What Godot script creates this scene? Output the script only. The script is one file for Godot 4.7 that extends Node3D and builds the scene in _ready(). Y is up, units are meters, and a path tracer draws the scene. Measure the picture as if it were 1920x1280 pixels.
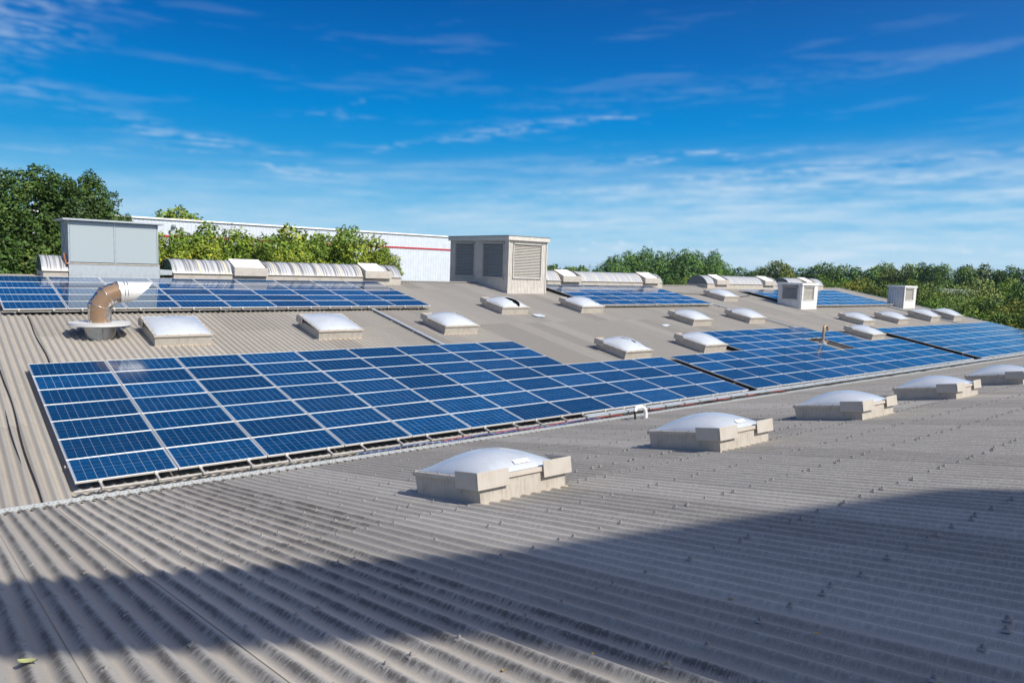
extends Node3D
# Corrugated factory roof with solar arrays, dome skylights and ridge vaults.
# x runs along the valley gutter, y is up, the far slope rises towards -z and the near slope towards +z.

const A_FAR := 0.172626        # pitch of the far slope
const B_NEAR := 0.178024       # pitch of the near slope
const NEAR0 := Vector3(0, -0.29, 0.25)
const CREST := -0.2            # crest level of the far sheets below the panel plane
const WAVE := 0.177
const AMP := 0.0255
const ZR := -18.309            # ridge of the far slope
const YR := 2.989
const GABLE := 61.6
const GROUND := -7.0

var used := {}
var rng := RandomNumberGenerator.new()
var M := {}

# ------------------------------------------------------------------ mesh builder
class MB:
	var v := PackedVector3Array()
	var n := PackedVector3Array()
	var t := PackedVector2Array()
	var c := PackedColorArray()
	var ix := PackedInt32Array()
	var col := Color.WHITE
	func vert(p: Vector3, nn: Vector3, uv := Vector2.ZERO) -> int:
		v.append(p); n.append(nn); t.append(uv); c.append(col)
		return v.size() - 1
	func tri(a: Vector3, b: Vector3, d: Vector3) -> void:
		var nn := (b - a).cross(d - a).normalized()
		var i := vert(a, nn); vert(b, nn); vert(d, nn)
		ix.append_array(PackedInt32Array([i, i + 2, i + 1]))
	# corners run counter-clockwise seen from outside
	func quad(a: Vector3, b: Vector3, d: Vector3, e: Vector3, r := Rect2(0, 0, 1, 1)) -> void:
		var nn := (b - a).cross(e - a).normalized()
		var i := vert(a, nn, Vector2(r.position.x, r.end.y)); vert(b, nn, r.end); vert(d, nn, Vector2(r.end.x, r.position.y)); vert(e, nn, r.position)
		ix.append_array(PackedInt32Array([i, i + 2, i + 1, i, i + 3, i + 2]))
	func box(x: Transform3D, s: Vector3) -> void:
		var h := s * 0.5
		var p := []
		for k in 8:
			p.append(x * Vector3(h.x if k & 1 else -h.x, h.y if k & 2 else -h.y, h.z if k & 4 else -h.z))
		quad(p[4], p[5], p[7], p[6]); quad(p[1], p[0], p[2], p[3])
		quad(p[5], p[1], p[3], p[7]); quad(p[0], p[4], p[6], p[2])
		quad(p[6], p[7], p[3], p[2]); quad(p[0], p[1], p[5], p[4])
	func bx(center: Vector3, s: Vector3) -> void:
		box(Transform3D(Basis(), center), s)
	# chamfered box
	func cbox(center: Vector3, s: Vector3, ch := 0.01, bas := Basis()) -> void:
		var h := s * 0.5
		var xf := Transform3D(bas, center)
		var cen := xf.origin
		for ax in 3:
			for sg in [-1.0, 1.0]:
				var u := (ax + 1) % 3
				var w := (ax + 2) % 3
				var q := []
				for k in [[-1, -1], [1, -1], [1, 1], [-1, 1]]:
					var p := Vector3.ZERO
					p[ax] = sg * h[ax]; p[u] = k[0] * (h[u] - ch); p[w] = k[1] * (h[w] - ch)
					q.append(xf * p)
				face(q, cen)
		for ax in 3:
			var u := (ax + 1) % 3
			var w := (ax + 2) % 3
			for su in [-1.0, 1.0]:
				for sw in [-1.0, 1.0]:
					var q := []
					for k in [[-1, 0], [1, 0], [1, 1], [-1, 1]]:
						var p := Vector3.ZERO
						p[ax] = k[0] * (h[ax] - ch)
						p[u] = su * (h[u] - (ch if k[1] == 0 else 0.0)); p[w] = sw * (h[w] - (0.0 if k[1] == 0 else ch))
						q.append(xf * p)
					face(q, cen)
		for sx in [-1.0, 1.0]:
			for sy in [-1.0, 1.0]:
				for sz in [-1.0, 1.0]:
					var a := xf * Vector3(sx * h.x, sy * (h.y - ch), sz * (h.z - ch))
					var b := xf * Vector3(sx * (h.x - ch), sy * h.y, sz * (h.z - ch))
					var d := xf * Vector3(sx * (h.x - ch), sy * (h.y - ch), sz * h.z)
					if (b - a).cross(d - a).dot(a - cen) < 0:
						tri(a, d, b)
					else:
						tri(a, b, d)
	func face(q: Array, cen: Vector3) -> void:
		if (q[1] - q[0]).cross(q[3] - q[0]).dot(q[0] - cen) < 0:
			quad(q[3], q[2], q[1], q[0])
		else:
			quad(q[0], q[1], q[2], q[3])
	# round tube along a path, radius per point
	func tube(path: Array, rad: Variant, seg := 10, caps := true) -> void:
		var rings := []
		var up := Vector3.UP
		var last := Vector3.ZERO
		for i in path.size():
			var d: Vector3 = (path[mini(i + 1, path.size() - 1)] - path[maxi(i - 1, 0)]).normalized()
			if i == 0:
				up = Vector3.UP if absf(d.y) < 0.9 else Vector3.RIGHT
			var sx := d.cross(up).normalized()
			up = sx.cross(d).normalized()
			var r: float = rad[i] if rad is Array else rad
			var ring := []
			for k in seg + 1:
				var a := TAU * k / seg
				var o := sx * cos(a) + up * sin(a)
				ring.append(vert(path[i] + o * r, o, Vector2(float(k) / seg, float(i) / path.size())))
			rings.append(ring)
			last = d
		for i in path.size() - 1:
			for k in seg:
				ix.append_array(PackedInt32Array([rings[i][k], rings[i][k + 1], rings[i + 1][k + 1], rings[i][k], rings[i + 1][k + 1], rings[i + 1][k]]))
		if caps:
			for e in [0, path.size() - 1]:
				var d: Vector3 = (path[0] - path[1]).normalized() if e == 0 else (path[e] - path[e - 1]).normalized()
				var ci := vert(path[e], d)
				var f := []
				for k in seg + 1:
					f.append(vert(v[rings[e][k]], d))
				for k in seg:
					if e == 0:
						ix.append_array(PackedInt32Array([ci, f[k + 1], f[k]]))
					else:
						ix.append_array(PackedInt32Array([ci, f[k], f[k + 1]]))
	# polygon in (z, y), extruded along x
	func prism(poly: PackedVector2Array, x0: float, x1: float) -> void:
		var p := poly
		if not Geometry2D.is_polygon_clockwise(p):
			p = p.duplicate(); p.reverse()
		var idx := Geometry2D.triangulate_polygon(p)
		for e in [x0, x1]:
			var nn := Vector3(-1 if e == x0 else 1, 0, 0)
			for k in idx.size() / 3:
				var q := []
				for j in 3:
					var w: Vector2 = p[idx[k * 3 + j]]
					q.append(Vector3(e, w.y, w.x))
				if (q[1] - q[0]).cross(q[2] - q[0]).dot(nn) < 0:
					tri(q[0], q[2], q[1])
				else:
					tri(q[0], q[1], q[2])
		var cen := Vector2.ZERO
		for w in p:
			cen += w / p.size()
		for k in p.size():
			var a: Vector2 = p[k]
			var b: Vector2 = p[(k + 1) % p.size()]
			var q := [Vector3(x0, a.y, a.x), Vector3(x1, a.y, a.x), Vector3(x1, b.y, b.x), Vector3(x0, b.y, b.x)]
			face(q, Vector3((x0 + x1) / 2, cen.y, cen.x))
	func mesh() -> ArrayMesh:
		var arr := []
		arr.resize(Mesh.ARRAY_MAX)
		arr[Mesh.ARRAY_VERTEX] = v; arr[Mesh.ARRAY_NORMAL] = n; arr[Mesh.ARRAY_TEX_UV] = t; arr[Mesh.ARRAY_COLOR] = c; arr[Mesh.ARRAY_INDEX] = ix
		var m := ArrayMesh.new()
		m.add_surface_from_arrays(Mesh.PRIMITIVE_TRIANGLES, arr)
		return m

# ------------------------------------------------------------------ naming and placing
func numbered(s: String) -> String:
	var k: int = used.get(s, 0)
	used[s] = k + 1
	return s if k == 0 else "%s_%03d" % [s, k]

func thing(called: String, label: String, category: String, xf := Transform3D(), group := "", kind := "") -> Node3D:
	var o := Node3D.new()
	o.name = numbered(called)
	add_child(o, true)
	o.transform = xf
	tag(o, label, category, group, kind)
	return o

func tag(o: Node, label := "", category := "", group := "", kind := "") -> void:
	if label: o.set_meta("label", label)
	if category: o.set_meta("category", category)
	if group: o.set_meta("group", group)
	if kind: o.set_meta("kind", kind)

func put(called: String, m: Variant, mat: Material, parent: Node = null, xf := Transform3D()) -> MeshInstance3D:
	var o := MeshInstance3D.new()
	o.mesh = m.mesh() if m is MB else m
	o.material_override = mat
	o.transform = xf
	if parent == null:
		o.name = numbered(called)
		add_child(o, true)
	else:
		o.name = called
		parent.add_child(o, true)
	return o

func part_box(called: String, center: Vector3, s: Vector3, mat: Material, parent: Node, ch := 0.006) -> MeshInstance3D:
	var m := MB.new()
	m.cbox(center, s, ch)
	return put(called, m, mat, parent)

func far_xf(u: float, s: float, h := 0.0) -> Transform3D:
	var ca := cos(A_FAR)
	var sa := sin(A_FAR)
	return Transform3D(Basis(Vector3(1, 0, 0), Vector3(0, ca, sa), Vector3(0, -sa, ca)), Vector3(u, s * sa + h * ca, -s * ca + h * sa))

func near_xf(u: float, s: float, h := 0.0) -> Transform3D:
	var cb := cos(B_NEAR)
	var sb := sin(B_NEAR)
	return Transform3D(Basis(Vector3(-1, 0, 0), Vector3(0, cb, -sb), Vector3(0, -sb, -cb)), NEAR0 + Vector3(u, s * sb + h * cb, s * cb - h * sb))

func far_y(z: float) -> float:      # crest height of the far slope
	return (CREST - z * sin(A_FAR)) / cos(A_FAR)

const ORD := ["first", "second", "third", "fourth", "fifth", "sixth", "seventh", "eighth", "ninth", "tenth", "eleventh", "twelfth", "thirteenth", "fourteenth", "fifteenth", "sixteenth", "seventeenth", "eighteenth", "nineteenth", "twentieth"]

# ------------------------------------------------------------------ materials
func lin(r: float, g: float, b: float) -> Color:
	return Color(r, g, b).linear_to_srgb()

func mat(c: Color, rough := 0.8, metal := 0.0) -> StandardMaterial3D:
	var m := StandardMaterial3D.new()
	m.albedo_color = c
	m.roughness = rough
	m.metallic = metal
	return m

func noise(sd: int, freq: float, oct := 4) -> FastNoiseLite:
	var f := FastNoiseLite.new()
	f.seed = sd
	f.noise_type = FastNoiseLite.TYPE_SIMPLEX_SMOOTH
	f.frequency = freq
	f.fractal_octaves = oct
	return f

func tex(img: Image) -> ImageTexture:
	return ImageTexture.create_from_image(img)

func img_from(w: int, h: int, fn: Callable) -> Image:
	var b := PackedByteArray()
	b.resize(w * h * 3)
	var k := 0
	for y in h:
		for x in w:
			var c: Color = fn.call(x, y)
			b[k] = int(clampf(c.r, 0, 1) * 255.0); b[k + 1] = int(clampf(c.g, 0, 1) * 255.0); b[k + 2] = int(clampf(c.b, 0, 1) * 255.0)
			k += 3
	return Image.create_from_data(w, h, false, Image.FORMAT_RGB8, b)

# weathered fibre cement: x runs over five waves, y over seven metres
func sheet_image(sd: int, tan_amount: float, stain_shade: float, flip := 1.0, gray := 0.345) -> Image:
	var big := noise(sd, 0.006, 3)
	var streak := noise(sd + 1, 0.02, 3)
	var fine := noise(sd + 2, 0.25, 2)
	var patch := noise(sd + 3, 0.012, 4)
	return img_from(512, 2048, func(x: int, y: int) -> Color:
		var w := fposmod(x / 512.0 * 5.0, 1.0)                     # 0.5 is the crest
		var crest := 0.5 - 0.5 * cos(w * TAU)
		var lw := w if flip > 0.0 else 1.0 - w
		var b := big.get_noise_2d(x * 1.0, y * 0.7)
		var st := streak.get_noise_2d(x * 0.6, y * 14.0) * 0.7 + streak.get_noise_2d(x * 0.9 + 300.0, y * 3.5) * 0.6            # grain across the wave
		var f := fine.get_noise_2d(x, y)
		var pt := patch.get_noise_2d(x * 2.0, y * 1.2)
		var g := gray + 0.05 * b + 0.04 * f + 0.03 * st
		# streaky lichen film on the crest, with shade of the left flank painted in
		var flank := exp(-pow((lw - 0.34) / 0.15, 2.0)) + 0.25 * crest
		var dark := clampf((st * 0.75 + b * 0.5 + 0.7) * flank, 0, 1) * stain_shade
		dark = maxf(dark, clampf((pt - 0.42) * 3.5, 0, 1) * crest * 0.85 * stain_shade)
		var dust := clampf(1.0 - crest * 1.7 + 0.3 * b + 0.2 * f, 0, 1) * tan_amount
		var c := Color(g, g * (0.975 if flip > 0.0 else 0.965), g * (0.93 if flip > 0.0 else 0.885))
		c = c.lerp(Color(0.42, 0.37, 0.305) * (0.9 + 0.5 * f), dust * 0.6)
		c = c.lerp(Color(0.05, 0.045, 0.04), dark * 0.88)
		var lime := clampf((fine.get_noise_2d(x * 0.35 + 900.0, y * 0.35) - 0.48) * 5.0, 0, 1)
		c = c.lerp(Color(0.5, 0.49, 0.46), lime * 0.5)
		return c.linear_to_srgb())

func grime_image(sd: int, base: Color, dirt: Color, amount: float, runs: float) -> Image:
	var a := noise(sd, 0.012, 5)
	var s := noise(sd + 1, 0.03, 3)
	var f := noise(sd + 2, 0.3, 1)
	return img_from(256, 256, func(x: int, y: int) -> Color:
		var q := a.get_noise_2d(x, y) * 0.6 + s.get_noise_2d(x * 4.0, y * 0.35) * runs
		var c := base.lerp(dirt, clampf(q * 1.6 + 0.12, 0, 1) * amount)
		c = c * (1.0 + 0.08 * f.get_noise_2d(x, y))
		return c.linear_to_srgb())

func tri_mat(img: Image, scale: float, rough: float, metal := 0.0) -> StandardMaterial3D:
	var m := mat(Color.WHITE, rough, metal)
	m.albedo_texture = tex(img)
	m.uv1_triplanar = true
	m.uv1_world_triplanar = true
	m.uv1_scale = Vector3.ONE * scale
	return m

# polycrystalline cells, ten by six, behind glass
func cell_image(sd: int) -> Image:
	var w := 1000
	var h := 600
	var cr := FastNoiseLite.new()
	cr.noise_type = FastNoiseLite.TYPE_CELLULAR
	cr.cellular_return_type = FastNoiseLite.RETURN_CELL_VALUE
	cr.frequency = 0.06
	cr.seed = sd
	var r := RandomNumberGenerator.new()
	r.seed = sd
	var tone := []
	for k in 60:
		tone.append(r.randf_range(0.86, 1.14))
	var back := Color(0.30, 0.37, 0.47)
	return img_from(w, h, func(x: int, y: int) -> Color:
		var cx := (x - 14) / 97.2
		var cy := (y - 12) / 96.0
		if cx < 0.0 or cx >= 10.0 or cy < 0.0 or cy >= 6.0:
			return back.linear_to_srgb()
		var fx := (cx - floorf(cx)) * 97.2
		var fy := (cy - floorf(cy)) * 96.0
		if fx < 1.7 or fx > 95.5 or fy < 1.0 or fy > 95.0:
			return back.linear_to_srgb()
		if absf(fy - 32.0) < 0.6 or absf(fy - 64.0) < 0.6:
			return Color(0.05, 0.09, 0.17).linear_to_srgb()
		var k: float = tone[int(cy) * 10 + int(cx)] * (1.0 + 0.13 * cr.get_noise_2d(x, y))
		return Color(0.0016 * k, 0.048 * k, 0.142 * k).linear_to_srgb())

func make_materials() -> void:
	var sheets := []
	for k in 3:
		sheets.append(tex(sheet_image(11 + k * 7, [0.9, 0.5, 0.5][k], [0.95, 0.46, 0.52][k], -1.0, 0.45)))
	M.near_sheet = []
	M.far_sheet = []
	for k in 8:   # the first four are heavily streaked, the others paler
		var m := mat(Color(1, 1, 1).darkened(0.03 * (k % 4)), 0.93)
		m.albedo_texture = sheets[0 if k < 4 else 1 + k % 2]
		m.uv1_offset = Vector3(0, 0.37 * k, 0)
		M.near_sheet.append(m)
	var fars := []
	for k in 2:
		fars.append(tex(sheet_image(61 + k * 9, 1.0, 0.3)))
	for k in 5:
		var m := mat(Color(1.0, 0.995, 0.98).darkened([0.0, 0.05, 0.02, 0.085, 0.035][k]), 0.92)
		m.albedo_texture = fars[k % 2]
		m.uv1_offset = Vector3(0, 0.41 * k, 0)
		M.far_sheet.append(m)
	for m in M.near_sheet + M.far_sheet:
		m.vertex_color_use_as_albedo = true
	M.curb = tri_mat(grime_image(201, Color(0.41, 0.385, 0.345), Color(0.24, 0.205, 0.165), 0.65, 0.6), 0.9, 0.6)
	M.rim = tri_mat(grime_image(205, Color(0.44, 0.405, 0.355), Color(0.28, 0.23, 0.17), 0.6, 0.3), 1.1, 0.55)
	M.deflector = tri_mat(grime_image(209, Color(0.43, 0.405, 0.365), Color(0.28, 0.24, 0.19), 0.45, 0.4), 1.0, 0.55)
	M.dome = tri_mat(grime_image(261, Color(0.475, 0.52, 0.57), Color(0.36, 0.375, 0.37), 0.6, 0.35), 0.7, 0.2)
	M.dome.clearcoat_enabled = true
	M.dome.clearcoat = 0.5
	M.dome.clearcoat_roughness = 0.08
	M.shaft_dark = mat(lin(0.10, 0.075, 0.05), 0.9)  # dark brown painted for the shade seen through dome holes
	M.grey_film = mat(lin(0.20, 0.22, 0.25), 0.4)
	M.putty = tri_mat(grime_image(231, Color(0.50, 0.40, 0.29), Color(0.28, 0.2, 0.13), 0.7, 0.1), 2.0, 0.95)
	M.alu = mat(lin(0.62, 0.61, 0.59), 0.42, 0.35)
	M.rail = tri_mat(grime_image(215, Color(0.44, 0.43, 0.41), Color(0.25, 0.23, 0.2), 0.5, 0.3), 1.3, 0.5, 0.35)
	M.galv = tri_mat(grime_image(219, Color(0.40, 0.45, 0.49), Color(0.28, 0.32, 0.36), 0.6, 0.2), 1.2, 0.45, 0.25)
	M.tray = tri_mat(grime_image(247, Color(0.30, 0.335, 0.365), Color(0.2, 0.22, 0.25), 0.6, 0.2), 1.2, 0.5, 0.25)
	M.galv_dark = tri_mat(grime_image(221, Color(0.27, 0.31, 0.34), Color(0.17, 0.19, 0.21), 0.6, 0.4), 1.0, 0.5, 0.25)
	M.mesh_panel = tri_mat(grime_image(223, Color(0.33, 0.39, 0.42), Color(0.27, 0.33, 0.36), 0.5, 0.1), 6.0, 0.6, 0.1)
	M.clad = tri_mat(grime_image(225, Color(0.56, 0.545, 0.51), Color(0.30, 0.255, 0.2), 0.5, 0.7), 0.7, 0.5)
	M.slat = tri_mat(grime_image(227, Color(0.50, 0.49, 0.46), Color(0.28, 0.25, 0.2), 0.5, 0.2), 1.5, 0.5, 0.1)
	M.white_clad = tri_mat(grime_image(229, Color(0.62, 0.63, 0.63), Color(0.40, 0.38, 0.34), 0.5, 0.6), 0.8, 0.5)
	M.washer = mat(lin(0.26, 0.25, 0.24), 0.75)
	M.black = mat(lin(0.012, 0.012, 0.013), 0.55)
	M.steel = mat(lin(0.66, 0.635, 0.6), 0.13, 1.0)
	M.steel_dull = tri_mat(grime_image(233, Color(0.55, 0.52, 0.48), Color(0.33, 0.28, 0.23), 0.7, 0.5), 1.6, 0.34, 0.9)
	# brown protective film peeling off the steel with ragged edges
	var fn := noise(251, 0.03, 4)
	var fh := noise(252, 0.12, 2)
	var on := func(x: int, y: int) -> float:
		var u := x / 256.0
		var e := absf(u - 0.2) - 0.135 + 0.13 * fn.get_noise_2d(x * 1.5, y * 0.8) + 0.03 * fh.get_noise_2d(x, y)
		return clampf(0.5 - e * 40.0, 0, 1)
	M.film = mat(Color.WHITE, 0.2, 1.0)
	M.film.albedo_texture = tex(img_from(256, 128, func(x: int, y: int) -> Color: return Color(0.66, 0.635, 0.6).lerp(Color(0.25, 0.165, 0.105) * (1.0 + 0.2 * fh.get_noise_2d(x, y)), on.call(x, y)).linear_to_srgb()))
	M.film.metallic_texture = tex(img_from(256, 128, func(x: int, y: int) -> Color: return Color.WHITE * (1.0 - 0.8 * float(on.call(x, y)))))
	M.tan_pipe = tri_mat(grime_image(253, Color(0.36, 0.27, 0.18), Color(0.2, 0.14, 0.09), 0.6, 0.5), 1.6, 0.45, 0.3)
	M.zinc = tri_mat(grime_image(245, Color(0.66, 0.67, 0.67), Color(0.42, 0.36, 0.29), 0.5, 0.4), 1.4, 0.5, 0.3)
	M.white = mat(lin(0.82, 0.82, 0.80), 0.35)
	M.white_pipe = mat(lin(0.80, 0.80, 0.78), 0.3)
	M.lid = mat(lin(0.86, 0.86, 0.85), 0.4)
	M.vault = []
	for k in 3:
		M.vault.append(vault_mat(301 + 5 * k, 1.0))
	M.vault_clean = []
	for k in 2:
		M.vault_clean.append(vault_mat(331 + 5 * k, 0.45))
	M.rib = mat(lin(0.50, 0.45, 0.31), 0.6)
	M.glass_dark = mat(lin(0.05, 0.085, 0.10), 0.15)
	M.cells = []
	var ct := [tex(cell_image(5)), tex(cell_image(6))]
	for k in 4:
		var m := mat(Color(1, 1, 1).darkened([0.0, 0.07, 0.13, 0.2][k]), [0.06, 0.1, 0.07, 0.13][k])
		m.albedo_texture = ct[k % 2]
		m.metallic_specular = 0.5
		M.cells.append(m)
	M.red = mat(lin(0.42, 0.03, 0.035), 0.5)
	M.blue = mat(lin(0.03, 0.12, 0.42), 0.5)
	M.rust = tri_mat(grime_image(235, Color(0.30, 0.12, 0.05), Color(0.12, 0.05, 0.03), 0.8, 0.2), 3.0, 0.9)
	M.concrete = tri_mat(grime_image(237, Color(0.36, 0.35, 0.33), Color(0.22, 0.2, 0.18), 0.6, 0.5), 0.15, 0.9)
	M.warehouse = tri_mat(grime_image(239, Color(0.54, 0.595, 0.67), Color(0.48, 0.535, 0.61), 0.5, 0.2), 0.02, 0.55)
	M.grass = tri_mat(grime_image(241, Color(0.07, 0.105, 0.03), Color(0.12, 0.11, 0.045), 0.9, 0.1), 0.03, 0.95)
	M.bark = tri_mat(grime_image(243, Color(0.12, 0.095, 0.07), Color(0.05, 0.04, 0.03), 0.8, 0.8), 0.8, 0.95)

func vault_mat(sd: int, dirt: float) -> StandardMaterial3D:
	var s := noise(sd, 0.02, 4)
	var f := noise(sd + 1, 0.2, 2)
	var img := img_from(256, 256, func(x: int, y: int) -> Color:
		var q := s.get_noise_2d(x * 1.6, y * 0.06) + 0.35 * s.get_noise_2d(x * 5.0, y * 0.2 + 400.0)
		var c := Color(0.40, 0.42, 0.45).lerp(Color(0.10, 0.10, 0.105), clampf(q * 2.8 + 0.38, 0, 1) * 0.85 * dirt)
		return (c * (1.0 + 0.05 * f.get_noise_2d(x, y))).linear_to_srgb())
	var m := mat(Color.WHITE, 0.35)
	m.albedo_texture = tex(img)
	return m

# ------------------------------------------------------------------ sky
func sky_image() -> Image:
	var w := 2048
	var h := 1024
	var b := PackedFloat32Array()
	b.resize(w * h * 3)
	var n1 := noise(71, 1.0, 5)
	var n2 := noise(72, 1.0, 5)
	var n3 := noise(73, 1.0, 4)
	# elevation stops (degrees) with sRGB colours
	var stops := [[-90.0, Color8(172, 205, 226)], [0.0, Color8(176, 212, 234)], [2.5, Color8(150, 203, 234)], [5.0, Color8(96, 180, 228)], [8.0, Color8(34, 150, 216)], [11.0, Color8(5, 134, 209)], [15.0, Color8(4, 109, 189)], [19.0, Color8(3, 90, 168)], [30.0, Color8(3, 72, 146)], [90.0, Color8(6, 72, 146)]]
	# wisps: azimuth, elevation at both ends, half width in degrees, strength
	var wisps := [[28.0, 8.5, 46.2, 11.5, 0.36, 0.5], [36.0, 10.3, 46.2, 11.5, 0.3, 0.35], [45.0, 8.05, 53.6, 8.95, 0.26, 0.7], [49.0, 8.2, 53.4, 8.9, 0.3, 0.4], [9.8, 9.3, 15.0, 8.2, 0.8, 0.5], [14.0, 8.4, 21.5, 7.75, 0.5, 0.6], [20.2, 6.75, 25.4, 6.45, 0.34, 0.7], [20.5, 6.6, 23.0, 5.8, 0.5, 0.4],
		[2.0, 13.0, 8.0, 13.9, 1.7, 0.6], [1.0, 10.1, 7.5, 10.3, 0.8, 0.5], [0.0, 15.3, 9.0, 16.2, 1.6, 0.5], [3.0, 6.35, 15.0, 7.45, 0.2, 0.4], [23.9, 10.5, 26.3, 10.6, 0.35, 0.5], [25.2, 11.0, 27.8, 12.0, 0.12, 0.3], 
		[37.4, 5.3, 60.0, 7.3, 0.3, 0.45], [52.0, 7.2, 74.0, 8.5, 0.42, 0.75], [56.0, 6.3, 75.0, 7.3, 0.4, 0.5], [40.0, 12.1, 72.0, 14.7, 0.9, 0.12], [55.0, 8.5, 60.0, 9.2, 0.12, 0.35]]
	var sd := Vector3(0.25, 1.02, 1.0).normalized()
	for y in h:
		var el := 90.0 - (y + 0.5) / h * 180.0
		var base := Color()
		for k in stops.size() - 1:
			if el >= stops[k][0] and el <= stops[k + 1][0]:
				var t: float = (el - stops[k][0]) / (stops[k + 1][0] - stops[k][0])
				base = stops[k][1].srgb_to_linear().lerp(stops[k + 1][1].srgb_to_linear(), t)
		if el < -1.0:
			for x in w:
				var k := (y * w + x) * 3
				b[k] = base.r; b[k + 1] = base.g; b[k + 2] = base.b
			continue
		var ce := cos(deg_to_rad(el))
		for x in w:
			var az := fposmod((x + 0.5) / w * 360.0 + 180.0, 360.0) - 180.0   # the picture starts at -z
			var a := deg_to_rad(az)
			# noise on the sphere, stretched along the horizon and tipped a little
			var px := sin(a) * ce
			var pz := -cos(a) * ce
			var e2 := el - 0.055 * (az - 38.0) * clampf(1.0 - absf(az - 38.0) / 120.0, 0, 1)
			var c1 := n1.get_noise_3d(px * 3.4, e2 * 0.55, pz * 3.4)
			var c2 := n2.get_noise_3d(px * 9.0, e2 * 1.9, pz * 9.0)
			var c3 := n3.get_noise_3d(px * 26.0, e2 * 4.2, pz * 26.0)
			var q := 0.0
			# thin cirrus bank low down, thicker to the right
			var bank := smoothstep(9.5, 4.0, e2) * (0.30 + 0.25 * smoothstep(20.0, 60.0, az))
			q += bank * clampf(0.75 + 0.8 * c1 + 0.75 * c2 + 0.3 * c3, 0, 1.5)
			q += smoothstep(35.0, 8.0, el) * clampf(c1 * 0.9 + c2 * 0.5 - 0.16, 0, 1) * 0.2
			for s in wisps:
				if az < s[0] - 3.0 or az > s[2] + 3.0:
					continue
				var t := clampf((az - s[0]) / (s[2] - s[0]), 0, 1)
				var ln := lerpf(s[1], s[3], t)
				var dist: float = absf(el - ln + 0.35 * c2 + 0.12 * c3) / (s[4] * 0.8 * (0.55 + 0.9 * sin(PI * clampf(t, 0.05, 0.95))))
				if dist < 2.6:
					var over := maxf(s[0] - az, az - s[2])
					q += 0.46 * s[5] * exp(-dist * dist * 1.4) * clampf(0.40 + 1.1 * c2 + 1.6 * c3, 0, 1.3) * (1.0 - clampf(over / 3.0, 0, 1))
			# a few tiny cumulus near the horizon
			if el > 1.0 and el < 3.0:
				q += clampf((n3.get_noise_3d(px * 22.0 + 7.0, el * 1.2, pz * 22.0) - 0.32) * 2.5, 0, 0.6) * smoothstep(1.0, 1.8, el) * smoothstep(3.0, 2.2, el)
			# the cirrus veil goes on overhead
			q += smoothstep(16.0, 30.0, el) * clampf(0.02 + 0.8 * c1 + 0.5 * c2, 0, 1.0) * 0.25
			q = clampf(q, 0, 0.92)
			var white := Color(0.68, 0.80, 0.91)
			var c := base.lerp(white, q * 0.8)
			# bright air round the sun, added wide and strong to lift the shadows
			var ang := rad_to_deg(acos(clampf(px * sd.x + sin(deg_to_rad(el)) * sd.y + pz * sd.z, -1, 1)))
			var glow := 2.5 * exp(-ang / 14.0) + 0.68 * exp(-ang * ang / 1450.0)
			c = Color(c.r + glow, c.g + glow * 0.955, c.b + glow * 0.89) * 0.92
			var k := (y * w + x) * 3
			b[k] = c.r; b[k + 1] = c.g; b[k + 2] = c.b
	return Image.create_from_data(w, h, false, Image.FORMAT_RGBF, b.to_byte_array())

func _ready() -> void:
	rng.seed = 4242
	var cam := Camera3D.new()
	cam.name = "camera"
	cam.position = Vector3(-1.897, 3.917, 14.060)
	cam.rotation_degrees = Vector3(-5.863, -39.058, 1.958)
	cam.fov = 50.13
	cam.near = 0.05
	cam.far = 5000.0
	add_child(cam)
	cam.current = true
	var env := Environment.new()
	env.background_mode = Environment.BG_SKY
	var sky := Sky.new()
	var sm := PanoramaSkyMaterial.new()
	sm.panorama = tex(sky_image())
	sky.sky_material = sm
	env.sky = sky
	env.tonemap_mode = Environment.TONE_MAPPER_LINEAR
	env.tonemap_exposure = 1.12
	env.sdfgi_enabled = true
	env.ssao_enabled = true
	env.ssil_enabled = true
	env.fog_enabled = true
	env.fog_density = 0.0001
	env.fog_light_color = Color(0.62, 0.74, 0.86)
	var we := WorldEnvironment.new()
	we.environment = env
	we.name = "world_environment"
	add_child(we)
	var sun := DirectionalLight3D.new()
	sun.name = "sun"
	sun.light_color = Color(1.0, 0.965, 0.91)
	sun.light_energy = 1.6
	sun.light_angular_distance = 0.8
	sun.shadow_enabled = true
	add_child(sun)
	sun.look_at_from_position(Vector3(0.25, 1.02, 1.0) * 50.0, Vector3.ZERO)
	make_materials()
	build_ground()
	build_hall()
	build_valley()
	build_warehouse()
	build_ridge()
	build_skylights()
	build_arrays()
	build_roof_objects()
	build_shadow_makers()
	build_trees()
	build_small()

# ------------------------------------------------------------------ setting
func build_ground() -> void:
	var m := MB.new()
	m.quad(Vector3(-2500, GROUND, 2500), Vector3(2500, GROUND, 2500), Vector3(2500, GROUND, -2500), Vector3(-2500, GROUND, -2500))
	var o := put("ground", m, M.grass)
	tag(o, "", "", "", "structure")

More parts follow.
